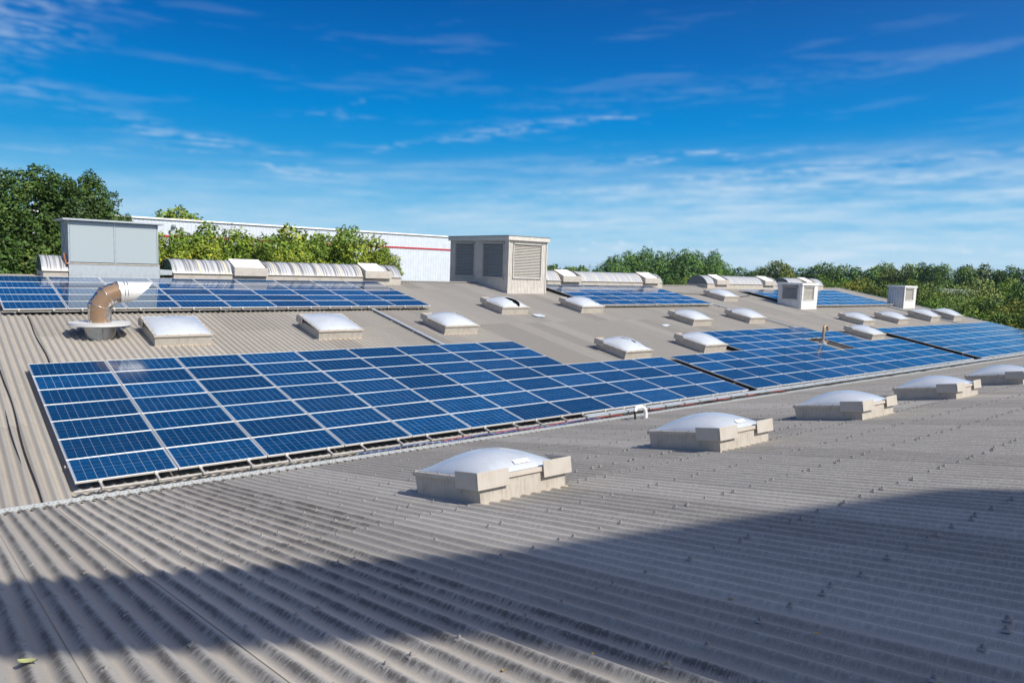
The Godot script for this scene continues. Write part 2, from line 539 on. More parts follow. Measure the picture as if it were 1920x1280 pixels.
# a corrugated sheet, five waves wide; local x across, y up, z from the lower end (0) to the upper end (-length)
func sheet_mesh(length: float, seg: int, rows: Array, lift: Callable) -> ArrayMesh:
	var m := MB.new()
	var cols := 5 * seg + 2
	var rowi := []
	for r in rows:
		var line := []
		for k in cols + 1:
			var x := float(k) / seg * WAVE
			var ph := x / WAVE * TAU
			var y: float = -AMP - AMP * cos(ph) + 0.006 * (x / (5 * WAVE)) + 0.009 * (1.0 - r / length) + float(lift.call(r))
			var d := AMP * sin(ph) * TAU / WAVE
			line.append(m.vert(Vector3(x, y, -r), Vector3(-d, 1, 0).normalized(), Vector2(x / (5 * WAVE), r / 7.0)))
		rowi.append(line)
	for j in rows.size() - 1:
		for k in cols:
			var a: int = rowi[j][k]
			var b: int = rowi[j][k + 1]
			var c: int = rowi[j + 1][k + 1]
			var d: int = rowi[j + 1][k]
			m.ix.append_array(PackedInt32Array([a, c, b, a, d, c]))
	# lower edge: thickness of the board
	for k in cols:
		var p: Vector3 = m.v[rowi[0][k]]
		var q: Vector3 = m.v[rowi[0][k + 1]]
		var dn := Vector3(0, -0.009, 0)
		m.quad(p + dn, q + dn, q, p)
	return m.mesh()

func build_hall() -> void:
	var hall := thing("factory_hall", "long factory hall under grey corrugated fibre-cement roof slopes", "building")
	var flat := func(_r: float) -> float: return 0.0
	var eave := func(r: float) -> float: return 0.022 * pow(maxf(0.0, 1.0 - r / 1.35), 2.0)
	# --- far slope
	var far := Node3D.new()
	far.name = "roof_slope"
	hall.add_child(far, true)
	tag(far, "far roof slope carrying the solar arrays")
	var starts := [-0.33, 3.55, 10.25, 16.95, 18.56]
	var rest := MB.new()
	var u0 := -7.43
	for r in 4:
		var len: float = starts[r + 1] - starts[r] + (0.15 if r > 0 else 0.0)
		var s0: float = starts[r] - (0.15 if r > 0 else 0.0)
		var me := sheet_mesh(len, 12, [0.0, len], flat)
		for k in 78:
			var u := u0 + k * 5 * WAVE
			var x := far_xf(u, s0, CREST)
			if u < 29.0:
				var o := put("roof_sheet", me, M.far_sheet[rng.randi() % 5], far, x)
				o.position.y += rng.randf_range(-0.001, 0.002)
			else:
				add_to(rest, me, x)
	var ro := put("distant_sheets", rest, M.far_sheet[0], far)
	tag(ro, "", "", "", "stuff")
	# --- near slope; sheets are built with local x to the right
	var near := Node3D.new()
	near.name = "roof_slope"
	hall.add_child(near, true)
	tag(near, "near roof slope with streaky dark weathering, painted wave shade and a big shadow")
	var ns := [0.05, 6.65, 13.35, 19.2]
	rest = MB.new()
	for r in 3:
		var len: float = ns[r + 1] - ns[r] + (0.15 if r > 0 else 0.0)
		var s0: float = ns[r] - (0.15 if r > 0 else 0.0)
		var rows := [0.0, len]
		if r == 0:
			rows = [0.0, 0.12, 0.25, 0.4, 0.55, 0.7, 0.9, 1.1, 1.35, len]
		var me := sheet_mesh(len, 18, rows, eave if r == 0 else flat)
		for k in 78:
			var u := u0 + 0.06 + k * 5 * WAVE
			var f := near_xf(u, s0, 0.0)
			# turn so that local -z climbs the slope and x still runs along the valley: mirror free
			var x := Transform3D(Basis(Vector3(-1, 0, 0), f.basis.y, f.basis.z), f.origin + Vector3(5 * WAVE, 0, 0))
			if u < 25.0:
				put("roof_sheet", me, M.near_sheet[(rng.randi() % 4) + (0 if u + rng.randf_range(-1.5, 1.5) < 2.2 - 0.05 * s0 else 4)], near, x)
			else:
				add_to(rest, me, x)
	ro = put("distant_sheets", rest, M.near_sheet[5], near)
	tag(ro, "", "", "", "stuff")
	build_fasteners(near)
	# --- back sides of both ridges, seen by no camera here but part of the hall
	for sgn in [0, 1]:
		var m := MB.new()
		if sgn == 0:
			m.quad(Vector3(u0, YR - 0.06, ZR - 0.1), Vector3(GABLE, YR - 0.06, ZR - 0.1), Vector3(GABLE, YR - 1.5, ZR - 8.0), Vector3(u0, YR - 1.5, ZR - 8.0))
		else:
			var p := near_xf(0, 19.1, -0.06).origin
			m.quad(Vector3(u0, p.y - 1.5, p.z + 8.0), Vector3(GABLE, p.y - 1.5, p.z + 8.0), Vector3(GABLE, p.y, p.z), Vector3(u0, p.y, p.z))
		put("roof_slope", m, M.far_sheet[1], hall)
	# ridge cap of the far slope, in lengths
	var cap := MB.new()
	var pts := []
	for k in 13:
		var a := -1.0 + 2.0 * k / 12.0
		pts.append(Vector2(0.17 * a, 0.035 * (1.0 - a * a)))
	for k in 12:
		cap.quad(Vector3(0, pts[k + 1].y, pts[k + 1].x), Vector3(0, pts[k].y, pts[k].x), Vector3(2.96, pts[k].y, pts[k].x), Vector3(2.96, pts[k + 1].y, pts[k + 1].x))
	var cm := cap.mesh()
	for k in 23:
		put("ridge_cap", cm, M.far_sheet[k % 5], hall, Transform3D(Basis(), Vector3(u0 + 3.0 * k, YR - 0.005, ZR)))
	# walls
	var wall := MB.new()
	var eave_z0 := ZR - 8.0
	var pe := near_xf(0, 19.1, -0.06).origin
	for ux in [u0 + 0.1, GABLE - 0.12]:
		wall.prism(PackedVector2Array([Vector2(eave_z0, GROUND), Vector2(eave_z0, YR - 1.6), Vector2(ZR, YR - 0.16), Vector2(0.1, -0.5), Vector2(pe.z, pe.y - 0.14), Vector2(pe.z + 8.0, pe.y - 1.7), Vector2(pe.z + 8.0, GROUND)]), ux, ux + 0.1)
	put("wall", wall, M.concrete, hall)
	# verge trim along the far gable
	var tr := MB.new()
	tr.box(far_xf(GABLE + 0.03, 9.1, CREST - 0.06) , Vector3(0.14, 0.2, 19.0))
	put("verge_trim", tr, M.galv, hall)

func add_to(b: MB, me: ArrayMesh, x: Transform3D) -> void:
	var tone := rng.randf_range(0.86, 1.06)
	var arr := me.surface_get_arrays(0)
	var k := b.v.size()
	for p in arr[Mesh.ARRAY_VERTEX]:
		b.v.append(x * p)
	for p in arr[Mesh.ARRAY_NORMAL]:
		b.n.append(x.basis * p)
	b.t.append_array(arr[Mesh.ARRAY_TEX_UV])
	for p in arr[Mesh.ARRAY_COLOR]:
		b.c.append(Color(tone, tone * 0.995, tone * 0.985))
	for i in arr[Mesh.ARRAY_INDEX]:
		b.ix.append(i + k)

# bent steel washer with a bolt, on the crest of a wave
func build_fasteners(parent: Node3D) -> void:
	var m := MB.new()
	var prev := Vector3.ZERO
	for k in 7:
		var x := -0.03 + 0.01 * k
		var y := 0.006 - 14.0 * x * x
		var p := Vector3(x, y, 0)
		if k > 0:
			m.quad(prev + Vector3(0, 0, 0.02), p + Vector3(0, 0, 0.02), p + Vector3(0, 0, -0.02), prev + Vector3(0, 0, -0.02))
			m.quad(prev + Vector3(0, -0.008, 0.02), p + Vector3(0, -0.008, 0.02), p + Vector3(0, 0, 0.02), prev + Vector3(0, 0, 0.02))
			m.quad(p + Vector3(0, -0.008, -0.02), prev + Vector3(0, -0.008, -0.02), prev + Vector3(0, 0, -0.02), p + Vector3(0, 0, -0.02))
		prev = p
	m.tube([Vector3(0, 0.0, 0), Vector3(0, 0.013, 0), Vector3(0, 0.024, 0)], [0.014, 0.014, 0.007], 6)
	var me := m.mesh()
	var rest: Array[Transform3D] = []
	var ou := -7.43 + 0.06 + 0.5 * WAVE
	var n := 0
	for row in [1.31, 2.6, 3.8, 4.93, 5.88, 6.70, 7.85, 9.0, 10.39, 11.64, 12.72, 13.9]:
		for k in 380:
			var every: bool = row == 6.70
			if not every and not (k % 5 in [0, 2, 3]):
				continue
			var u := ou + k * WAVE
			var hide := false
			for sk in 6:
				if u > 3.4 + 5.06 * sk and u < 5.15 + 5.06 * sk and row > 5.1 and row < 6.78:
					hide = true
			if hide or (not every and rng.randf() < 0.06):
				continue
			var lift := 0.022 * pow(maxf(0.0, 1.0 - row / 1.35), 2.0) + 0.006
			var f := near_xf(u + rng.randf_range(-0.006, 0.006), row + rng.randf_range(-0.03, 0.03), lift)
			f.basis = f.basis * Basis(Vector3.UP, rng.randf_range(-0.15, 0.15))
			if n < 290 and row > 6.0 and u > -3.0 and u < 11.0 - (row - 6.0) * 0.5:
				put("fastener", me, M.washer, parent, f)
				n += 1
			elif u < 40.0:
				rest.append(f)
	var mm := MultiMesh.new()
	mm.transform_format = MultiMesh.TRANSFORM_3D
	mm.mesh = me
	mm.instance_count = rest.size()
	for k in rest.size():
		mm.set_instance_transform(k, rest[k])
	var o := MultiMeshInstance3D.new()
	o.name = "small_fasteners"
	o.multimesh = mm
	o.material_override = M.washer
	parent.add_child(o, true)
	tag(o, "", "", "", "stuff")

func build_valley() -> void:
	# gutter trough
	var g := thing("valley_gutter", "dark metal gutter in the valley between both roof slopes", "gutter")
	for part in [["gutter_floor", Vector3(27, -0.52, 0.13), Vector3(69, 0.02, 0.7)], ["gutter_side", Vector3(27, -0.42, -0.22), Vector3(69, 0.2, 0.02)], ["gutter_side", Vector3(27, -0.42, 0.48), Vector3(69, 0.2, 0.02)]]:
		var m := MB.new()
		m.bx(part[1], part[2])
		put(part[0], m, M.galv_dark, g)
	# perforated cable tray standing on the eave crests: two staggered rows of slots
	var tray := thing("cable_tray", "long perforated galvanised cable tray running along the roof valley", "cable tray")
	var m := MB.new()
	var cell := 0.066
	var n := 45
	var hgt := 0.088
	var th := 0.003
	for k in n:
		var x := k * cell
		for row in 2:
			var y0 := row * hgt / 2
			var y1 := y0 + hgt / 2
			var sx := x + (0.012 if row == 0 else 0.036)
			var hx := sx + 0.022
			var hy0 := y0 + 0.017
			var hy1 := hy0 + 0.011
			for r in [[x, x + cell, y0, hy0], [x, x + cell, hy1, y1], [x, sx, hy0, hy1], [hx, x + cell, hy0, hy1]]:
				m.quad(Vector3(r[0], r[2], 0), Vector3(r[1], r[2], 0), Vector3(r[1], r[3], 0), Vector3(r[0], r[3], 0))
	var L := n * cell
	m.bx(Vector3(L / 2, hgt + th / 2, -0.014), Vector3(L, th, 0.030))
	m.bx(Vector3(L / 2, hgt - 0.008, -0.03), Vector3(L, 0.016, 0.003))
	m.bx(Vector3(L / 2, -th / 2, -0.05), Vector3(L, th, 0.10))
	var me := m.mesh()
	var j := MB.new()
	j.bx(Vector3(0, hgt / 2, 0.004), Vector3(0.05, hgt * 0.8, 0.004))
	var jm := j.mesh()
	for k in 23:
		var x := -6.6 + k * (L + 0.004)
		if x > GABLE - 3: break
		var xf := Transform3D(Basis(Vector3.RIGHT, -0.30), Vector3(x, -0.285 + rng.randf_range(-0.003, 0.003), 0.262))
		var s := put("tray_length", me, M.tray, tray, xf)
		put("joint_plate", jm, M.galv_dark, s, Transform3D(Basis(), Vector3(0.0, 0, 0)))

func build_warehouse() -> void:
	var w := thing("warehouse", "long pale corrugated warehouse with red stripe behind the trees", "building")
	var z := -50.0
	var m := MB.new()
	var x0 := -60.0
	var x1 := 47.0
	# trapezoid cladding
	var p := 0.3
	var k := 0
	var x := x0
	while x < x1:
		var a := Vector3(x, 0, z)
		for q in [[0.0, 0.0, 0.14, 0.0], [0.14, 0.0, 0.17, -0.015], [0.17, -0.015, 0.27, -0.015], [0.27, -0.015, 0.3, 0.0]]:
			m.quad(Vector3(x + q[0], GROUND, z + q[1]), Vector3(x + q[2], GROUND, z + q[3]), Vector3(x + q[2], 6.7, z + q[3]), Vector3(x + q[0], 6.7, z + q[1]))
		x += p
	put("wall", m, M.warehouse, w)
	var b := MB.new()
	b.quad(Vector3(x1, GROUND, z), Vector3(x1, GROUND, z - 40), Vector3(x1, 6.7, z - 40), Vector3(x1, 6.7, z))
	put("wall", b, M.warehouse, w)
	var r := MB.new()
	r.bx(Vector3((x0 + x1) / 2, 6.72, z - 20), Vector3(x1 - x0, 0.05, 40))
	put("roof", r, M.galv, w)
	part_box("roof_edge", Vector3((x0 + x1) / 2, 6.77, z + 0.05), Vector3(x1 - x0 + 0.2, 0.13, 0.14), M.white, w, 0.01)
	part_box("red_stripe", Vector3((x0 + x1) / 2, 5.42, z + 0.03), Vector3(x1 - x0, 0.15, 0.04), M.red, w, 0.005)
	part_box("wall_lamp", Vector3(14.2, 6.25, z + 0.15), Vector3(0.3, 0.22, 0.22), M.galv_dark, w, 0.03)

# ------------------------------------------------------------------ things on the ridge
func vault(u0: float, u1: float, label: String, vents: Array) -> void:
	var n := int(round((u1 - u0) / 1.05))
	var t := thing("ridge_skylight", label, "skylight", Transform3D(Basis(), Vector3(u0, 0, ZR)), "barrel vault skylights along the ridge")
	var L := u1 - u0
	var half := 0.9
	var yb := 2.70
	var yt := 3.17
	for z in [half - 0.03, -half + 0.03]:
		part_box("curb", Vector3(L / 2, (yb + yt) / 2, z), Vector3(L, yt - yb, 0.06), M.curb, t)
	for x in [0.03, L - 0.03]:
		part_box("curb", Vector3(x, (yb + yt) / 2, 0), Vector3(0.06, yt - yb, 2 * half - 0.13), M.curb, t)
	part_box("sill_rail", Vector3(L / 2, yt + 0.015, half + 0.01), Vector3(L + 0.06, 0.03, 0.09), M.rim, t)
	part_box("sill_rail", Vector3(L / 2, yt + 0.015, -half - 0.01), Vector3(L + 0.06, 0.03, 0.09), M.rim, t)
	var rise := 0.55
	var hw := 0.88
	var R := (hw * hw + rise * rise) / (2 * rise)
	var a0 := asin(hw / R)
	var arc := func(a: float, dr: float) -> Vector2: return Vector2((R + dr) * sin(a), yt + 0.03 - (R - rise) + (R + dr) * cos(a))
	var pw := L / n
	var pane := MB.new()
	var seg := 16
	for k in seg:
		var aa := a0 - 2 * a0 * k / seg
		var ab := a0 - 2 * a0 * (k + 1) / seg
		var p: Vector2 = arc.call(aa, 0.0)
		var q: Vector2 = arc.call(ab, 0.0)
		var i := pane.vert(Vector3(0.02, p.y, p.x), Vector3(0, cos(aa), sin(aa)), Vector2(0, 1.0 - float(k) / seg))
		pane.vert(Vector3(pw - 0.02, p.y, p.x), Vector3(0, cos(aa), sin(aa)), Vector2(1, 1.0 - float(k) / seg))
		pane.vert(Vector3(pw - 0.02, q.y, q.x), Vector3(0, cos(ab), sin(ab)), Vector2(1, 1.0 - float(k + 1) / seg))
		pane.vert(Vector3(0.02, q.y, q.x), Vector3(0, cos(ab), sin(ab)), Vector2(0, 1.0 - float(k + 1) / seg))
		pane.ix.append_array(PackedInt32Array([i, i + 2, i + 1, i, i + 3, i + 2]))
	var pm := pane.mesh()
	for k in n:
		var mt: StandardMaterial3D = M.vault[rng.randi() % 3] if u0 < 20.0 else M.vault_clean[rng.randi() % 2]
		put("vault_pane", pm, mt, t, Transform3D(Basis(), Vector3(k * pw, 0, 0)))
	var rib := MB.new()
	for k in seg:
		var aa := a0 - 2 * a0 * k / seg
		var ab := a0 - 2 * a0 * (k + 1) / seg
		var p: Vector2 = arc.call(aa, 0.012)
		var q: Vector2 = arc.call(ab, 0.012)
		var pi: Vector2 = arc.call(aa, -0.01)
		var qi: Vector2 = arc.call(ab, -0.01)
		for e in [[-0.035, 0.035]]:
			rib.quad(Vector3(e[0], p.y, p.x), Vector3(e[1], p.y, p.x), Vector3(e[1], q.y, q.x), Vector3(e[0], q.y, q.x))
			rib.quad(Vector3(e[1], pi.y, pi.x), Vector3(e[1], qi.y, qi.x), Vector3(e[1], q.y, q.x), Vector3(e[1], p.y, p.x))
			rib.quad(Vector3(e[0], qi.y, qi.x), Vector3(e[0], pi.y, pi.x), Vector3(e[0], p.y, p.x), Vector3(e[0], q.y, q.x))
	var rm := rib.mesh()
	for k in n + 1:
		put("rib", rm, M.rib if k > 0 and k < n else M.galv_dark, t, Transform3D(Basis(), Vector3(k * pw, 0, 0)))
	# glazed gable ends
	var poly := PackedVector2Array()
	for k in seg + 1:
		var p: Vector2 = arc.call(a0 - 2 * a0 * k / seg, -0.015)
		poly.append(p)
	for x in [0.01, L - 0.03]:
		var g := MB.new()
		g.prism(poly, x, x + 0.02)
		put("gable_pane", g, M.glass_dark, t)
	# smoke vents with wind deflectors
	for vv in vents:
		var x: float = vv[0] - u0
		var wd: float = vv[1]
		var vent := Node3D.new()
		vent.name = "smoke_vent"
		t.add_child(vent, true)
		vent.position = Vector3(x, 0, 0)
		var zf := half + 0.16
		part_box("deflector", Vector3(wd / 2, 3.31, zf), Vector3(wd, 0.36, 0.015), M.deflector, vent, 0.004)
		for e in [0.0, wd - 0.015]:
			var s := MB.new()
			s.prism(PackedVector2Array([Vector2(zf, 3.13), Vector2(zf, 3.49), Vector2(0.2, 3.80), Vector2(0.2, 3.60), Vector2(half, 3.13)]), e, e + 0.015)
			put("side_plate", s, M.deflector, vent)
		var lid := MB.new()
		lid.prism(PackedVector2Array([Vector2(zf - 0.05, 3.46), Vector2(zf - 0.05, 3.50), Vector2(0.18, 3.83), Vector2(0.18, 3.79)]), 0.02, wd * vv[2])
		put("lid", lid, M.lid, vent)

func build_ridge() -> void:
	vault(1.55, 2.34, "short dirty barrel vault skylight left of the galvanised duct box", [])
	vault(6.0, 16.45, "long dirty barrel vault skylight right of the galvanised duct box", [[8.36, 1.42, 0.93], [14.45, 1.40, 0.74]])
	vault(26.1, 36.3, "clean barrel vault skylight right of the big louvred box", [[27.2, 1.47, 0.74], [34.4, 1.45, 0.86]])
	vault(41.2, 50.2, "barrel vault skylight left of the small louvred box", [[42.1, 1.42, 0.74], [48.2, 1.42, 0.86]])
	vault(52.0, 57.2, "farthest barrel vault skylight, behind the small louvred box", [[54.2, 1.42, 0.74]])
	# galvanised duct box
	var d := thing("duct_box", "large galvanised ventilation box with two mesh panels on the ridge", "duct box")
	var zc := -18.32
	part_box("plinth", Vector3(3.92, 3.05, zc), Vector3(3.12, 0.80, 1.86), M.galv, d, 0.01)
	part_box("plinth_wing", Vector3(5.72, 3.2, zc + 0.2), Vector3(0.46, 0.2, 1.4), M.galv, d, 0.01)
	part_box("plinth_cap", Vector3(3.90, 3.475, zc), Vector3(3.18, 0.045, 1.90), M.rim, d, 0.008)
	part_box("body", Vector3(3.90, 4.28, zc), Vector3(3.06, 1.56, 1.80), M.galv_dark, d, 0.012)
	for x in [3.145, 4.655]:
		part_box("mesh_panel", Vector3(x, 4.28, zc + 0.915), Vector3(1.46, 1.50, 0.03), M.mesh_panel, d, 0.006)
	for x in [2.385, 3.90, 5.415]:
		part_box("panel_strip", Vector3(x, 4.28, zc + 0.925), Vector3(0.045, 1.54, 0.035), M.galv, d, 0.005)
	for x in [2.385, 3.87, 3.93, 5.415]:
		for k in 5:
			var s := MB.new()
			s.tube([Vector3(x, 3.65 + 0.31 * k, zc + 0.94), Vector3(x, 3.65 + 0.31 * k, zc + 0.952)], 0.012, 6)
			put("screw", s, M.galv_dark, d)
	# diagonal stiffening folds on the left side
	for e in [[-0.75, 3.6, 0.0, 4.35], [0.75, 3.6, 0.0, 4.35], [0.0, 4.35, -0.75, 5.0], [0.0, 4.35, 0.75, 5.0]]:
		var s := MB.new()
		s.tube([Vector3(2.368, e[1], zc + e[0]), Vector3(2.368, e[3], zc + e[2])], 0.012, 5)
		put("side_fold", s, M.galv_dark, d)
	var cap := MB.new()
	cap.cbox(Vector3(3.90, 5.095, zc), Vector3(3.42, 0.07, 2.2), 0.008)
	put("cap", cap, M.galv, d)
	# cable conduit on the side
	var cd := MB.new()
	cd.tube([Vector3(2.30, 3.2, zc + 0.75), Vector3(2.3, 3.45, zc + 0.78), Vector3(2.25, 3.85, zc + 0.6)], 0.03, 6)
	put("conduit", cd, M.rust, d)

# upright trapezoid cladding: from p along dir for w, y0..y1, outward normal nn
func ribbed(p: Vector3, dir: Vector3, w: float, y0: float, y1: float, nn: Vector3, pitch := 0.1, dep := 0.022) -> MB:
	var m := MB.new()
	var n := maxi(1, int(round(w / pitch)))
	var q := w / n
	for k in n:
		var x := k * q
		for s in [[0.0, 0.0, 0.34, 0.0], [0.34, 0.0, 0.44, -1.0], [0.44, -1.0, 0.9, -1.0], [0.9, -1.0, 1.0, 0.0]]:
			var a: Vector3 = p + dir * (x + s[0] * q) + nn * (s[1] * dep)
			var b: Vector3 = p + dir * (x + s[2] * q) + nn * (s[3] * dep)
			m.quad(Vector3(a.x, y0, a.z), Vector3(b.x, y0, b.z), Vector3(b.x, y1, b.z), Vector3(a.x, y1, a.z))
	return m

# a louvre in an opening: p is its lower left corner seen from outside
func louvre(parent: Node3D, p: Vector3, dir: Vector3, w: float, h: float, nn: Vector3, count: int) -> void:
	var l := Node3D.new()
	l.name = "louvre"
	parent.add_child(l, true)
	var bas := Basis(dir, Vector3.UP, nn)
	var f := MB.new()
	for e in [[0.0, h / 2, 0.05, h], [w, h / 2, 0.05, h]]:
		f.box(Transform3D(bas, p + dir * e[0] + Vector3(0, e[1], 0)), Vector3(e[2], e[3] + 0.05, 0.09))
	f.box(Transform3D(bas, p + dir * w / 2), Vector3(w + 0.05, 0.06, 0.12))
	f.box(Transform3D(bas, p + dir * w / 2 + Vector3(0, h, 0)), Vector3(w + 0.05, 0.05, 0.09))
	put("frame", f, M.slat, l)
	var s := MB.new()
	s.box(Transform3D(Basis(Vector3.RIGHT, 0.72), Vector3.ZERO), Vector3(w - 0.05, 0.008, h / count * 0.62))
	s.box(Transform3D(Basis(), Vector3(0, -h / count * 0.27, h / count * 0.25)), Vector3(w - 0.05, h / count * 0.16, 0.008))
	var sm := s.mesh()
	for k in count:
		put("slat", sm, M.slat, l, Transform3D(bas, p + dir * w / 2 + Vector3(0, (k + 0.55) * h / count, 0) - nn * 0.03))

func build_roof_objects() -> void:
	# --- the big louvred box
	var b := thing("louvred_box", "big ribbed metal ventilation box with three louvres, tallest on the roof", "vent box")
	var x0 := 21.76
	var x1 := 24.36
	var z0 := -15.6
	var z1 := -20.9
	var F := Vector3(1, 0, 0)
	var N := Vector3(0, 0, 1)
	# front face
	for r in [[0.0, 0.27, 2.0, 5.26], [2.26, 0.34, 2.0, 5.26], [0.27, 1.99, 2.0, 3.30], [0.27, 1.99, 5.12, 5.26]]:
		put("cladding", ribbed(Vector3(x0 + r[0], 0, z0), F, r[1], r[2], r[3], N), M.clad, b)
	louvre(b, Vector3(x0 + 0.30, 3.33, z0), F, 1.93, 1.77, N, 22)
	# left face, walked from back to front
	var LD := Vector3(0, 0, 1)
	var LN := Vector3(-1, 0, 0)
	for r in [[0.0, 0.43, 2.0, 5.26], [2.33, 0.68, 2.0, 5.26], [4.93, 0.37, 2.0, 5.26], [0.43, 1.9, 2.0, 3.28], [3.01, 1.92, 2.0, 3.28], [0.43, 1.9, 5.15, 5.26], [3.01, 1.92, 5.15, 5.26]]:
		put("cladding", ribbed(Vector3(x0, 0, z1 + r[0]), LD, r[1], r[2], r[3], LN), M.clad, b)
	louvre(b, Vector3(x0, 3.31, z1 + 0.46), LD, 1.84, 1.82, LN, 22)
	louvre(b, Vector3(x0, 3.31, z1 + 3.04), LD, 1.86, 1.82, LN, 22)
	put("cladding", ribbed(Vector3(x1, 0, z0), Vector3(0, 0, -1), z0 - z1, 2.0, 5.26, Vector3(1, 0, 0)), M.clad, b)
	put("cladding", ribbed(Vector3(x1, 0, z1), Vector3(-1, 0, 0), x1 - x0, 1.5, 5.26, Vector3(0, 0, -1)), M.clad, b)
	for c in [[x0, z0], [x1, z0], [x0, z1], [x1, z1]]:
		part_box("corner_post", Vector3(c[0], 3.6, c[1]), Vector3(0.07, 3.32, 0.07), M.clad, b, 0.01)
	part_box("cap", Vector3((x0 + x1) / 2, 5.37, (z0 + z1) / 2), Vector3(x1 - x0 + 0.26, 0.22, z0 - z1 + 0.26), M.clad, b, 0.015)
	part_box("cap_edge", Vector3((x0 + x1) / 2, 5.50, (z0 + z1) / 2), Vector3(x1 - x0 + 0.32, 0.03, z0 - z1 + 0.32), M.galv_dark, b, 0.008)
	# --- the small louvred box
	b = thing("louvred_box", "small white louvred ventilation box right of the centre, with a shadow", "vent box")
	box_with_louvres(b, 42.92, 44.9, -11.25, -12.93, 1.4, 3.36, true)
	# --- the farthest box
	b = thing("louvred_box", "narrow white ribbed ventilation box near the far roof edge", "vent box")
	box_with_louvres(b, 57.3, 59.4, -10.9, -12.1, 1.3, 3.34, false)
	# --- stainless exhaust
	build_exhaust()
	# --- gooseneck in the panel gap
	var g := thing("gooseneck_pipe", "brown steel gooseneck vent pipe rising through a gap between panels", "pipe")
	var base := Vector3(33.06, far_y(-4.36), -4.36)
	var path := [base + Vector3(0, -0.1, 0), base + Vector3(0, 0.3, 0), base + Vector3(0, 0.72, 0)]
	for k in 9:
		var a := PI - PI * k / 8.0
		path.append(base + Vector3(0.19 + 0.19 * cos(a), 0.76 + 0.19 * sin(a), 0))
	path.append(base + Vector3(0.38, 0.68, 0))
	var m := MB.new()
	m.tube(path, 0.062, 12)
	put("pipe", m, M.tan_pipe, g)
	m = MB.new()
	m.tube([base + Vector3(0, -0.05, 0), base + Vector3(0, 0.10, 0), base + Vector3(0, 0.22, 0)], [0.2, 0.19, 0.08], 14)
	put("collar", m, M.galv, g)
	part_box("clamp", base + Vector3(0.16, 0.16, 0.1), Vector3(0.16, 0.12, 0.12), M.rust, g, 0.02)

func box_with_louvres(b: Node3D, x0: float, x1: float, z0: float, z1: float, yb: float, yt: float, left: bool) -> void:
	var sk := yt - 1.0
	var wx := x1 - x0
	var wz := z0 - z1
	part_box("base_panel", Vector3((x0 + x1) / 2, (yb + sk) / 2, z0), Vector3(wx, sk - yb, 0.05), M.white_clad, b)
	part_box("post", Vector3(x0 + 0.1, (sk + yt) / 2, z0 + 0.004), Vector3(0.2, yt - sk, 0.06), M.white_clad, b)
	part_box("post", Vector3(x1 - 0.22, (sk + yt) / 2, z0 + 0.004), Vector3(0.44, yt - sk, 0.06), M.white_clad, b)
	louvre(b, Vector3(x0 + 0.24, sk + 0.03, z0), Vector3(1, 0, 0), wx - 0.74, 0.84, Vector3(0, 0, 1), 11)
	if left:
		part_box("base_panel", Vector3(x0, (yb + sk) / 2, (z0 + z1) / 2), Vector3(0.05, sk - yb, wz - 0.06), M.white_clad, b)
		part_box("post", Vector3(x0 - 0.004, (sk + yt) / 2, z0 - 0.14), Vector3(0.06, yt - sk, 0.2), M.white_clad, b)
		part_box("post", Vector3(x0 - 0.004, (sk + yt) / 2, z1 + 0.14), Vector3(0.06, yt - sk, 0.26), M.white_clad, b)
		louvre(b, Vector3(x0, sk + 0.03, z1 + 0.3), Vector3(0, 0, 1), wz - 0.58, 0.84, Vector3(-1, 0, 0), 11)
	else:
		put("cladding", ribbed(Vector3(x0, 0, z1), Vector3(0, 0, 1), wz - 0.04, yb, yt, Vector3(-1, 0, 0), 0.18, 0.05), M.white_clad, b)
	part_box("side_panel", Vector3(x1, (yb + yt) / 2, (z0 + z1) / 2), Vector3(0.05, yt - yb, wz - 0.06), M.white_clad, b)
	part_box("back_panel", Vector3((x0 + x1) / 2, (yb + yt) / 2, z1), Vector3(wx, yt - yb, 0.05), M.white_clad, b)
	part_box("cap", Vector3((x0 + x1) / 2, yt + 0.04, (z0 + z1) / 2), Vector3(wx + 0.14, 0.16, wz + 0.14), M.white_clad, b, 0.01)

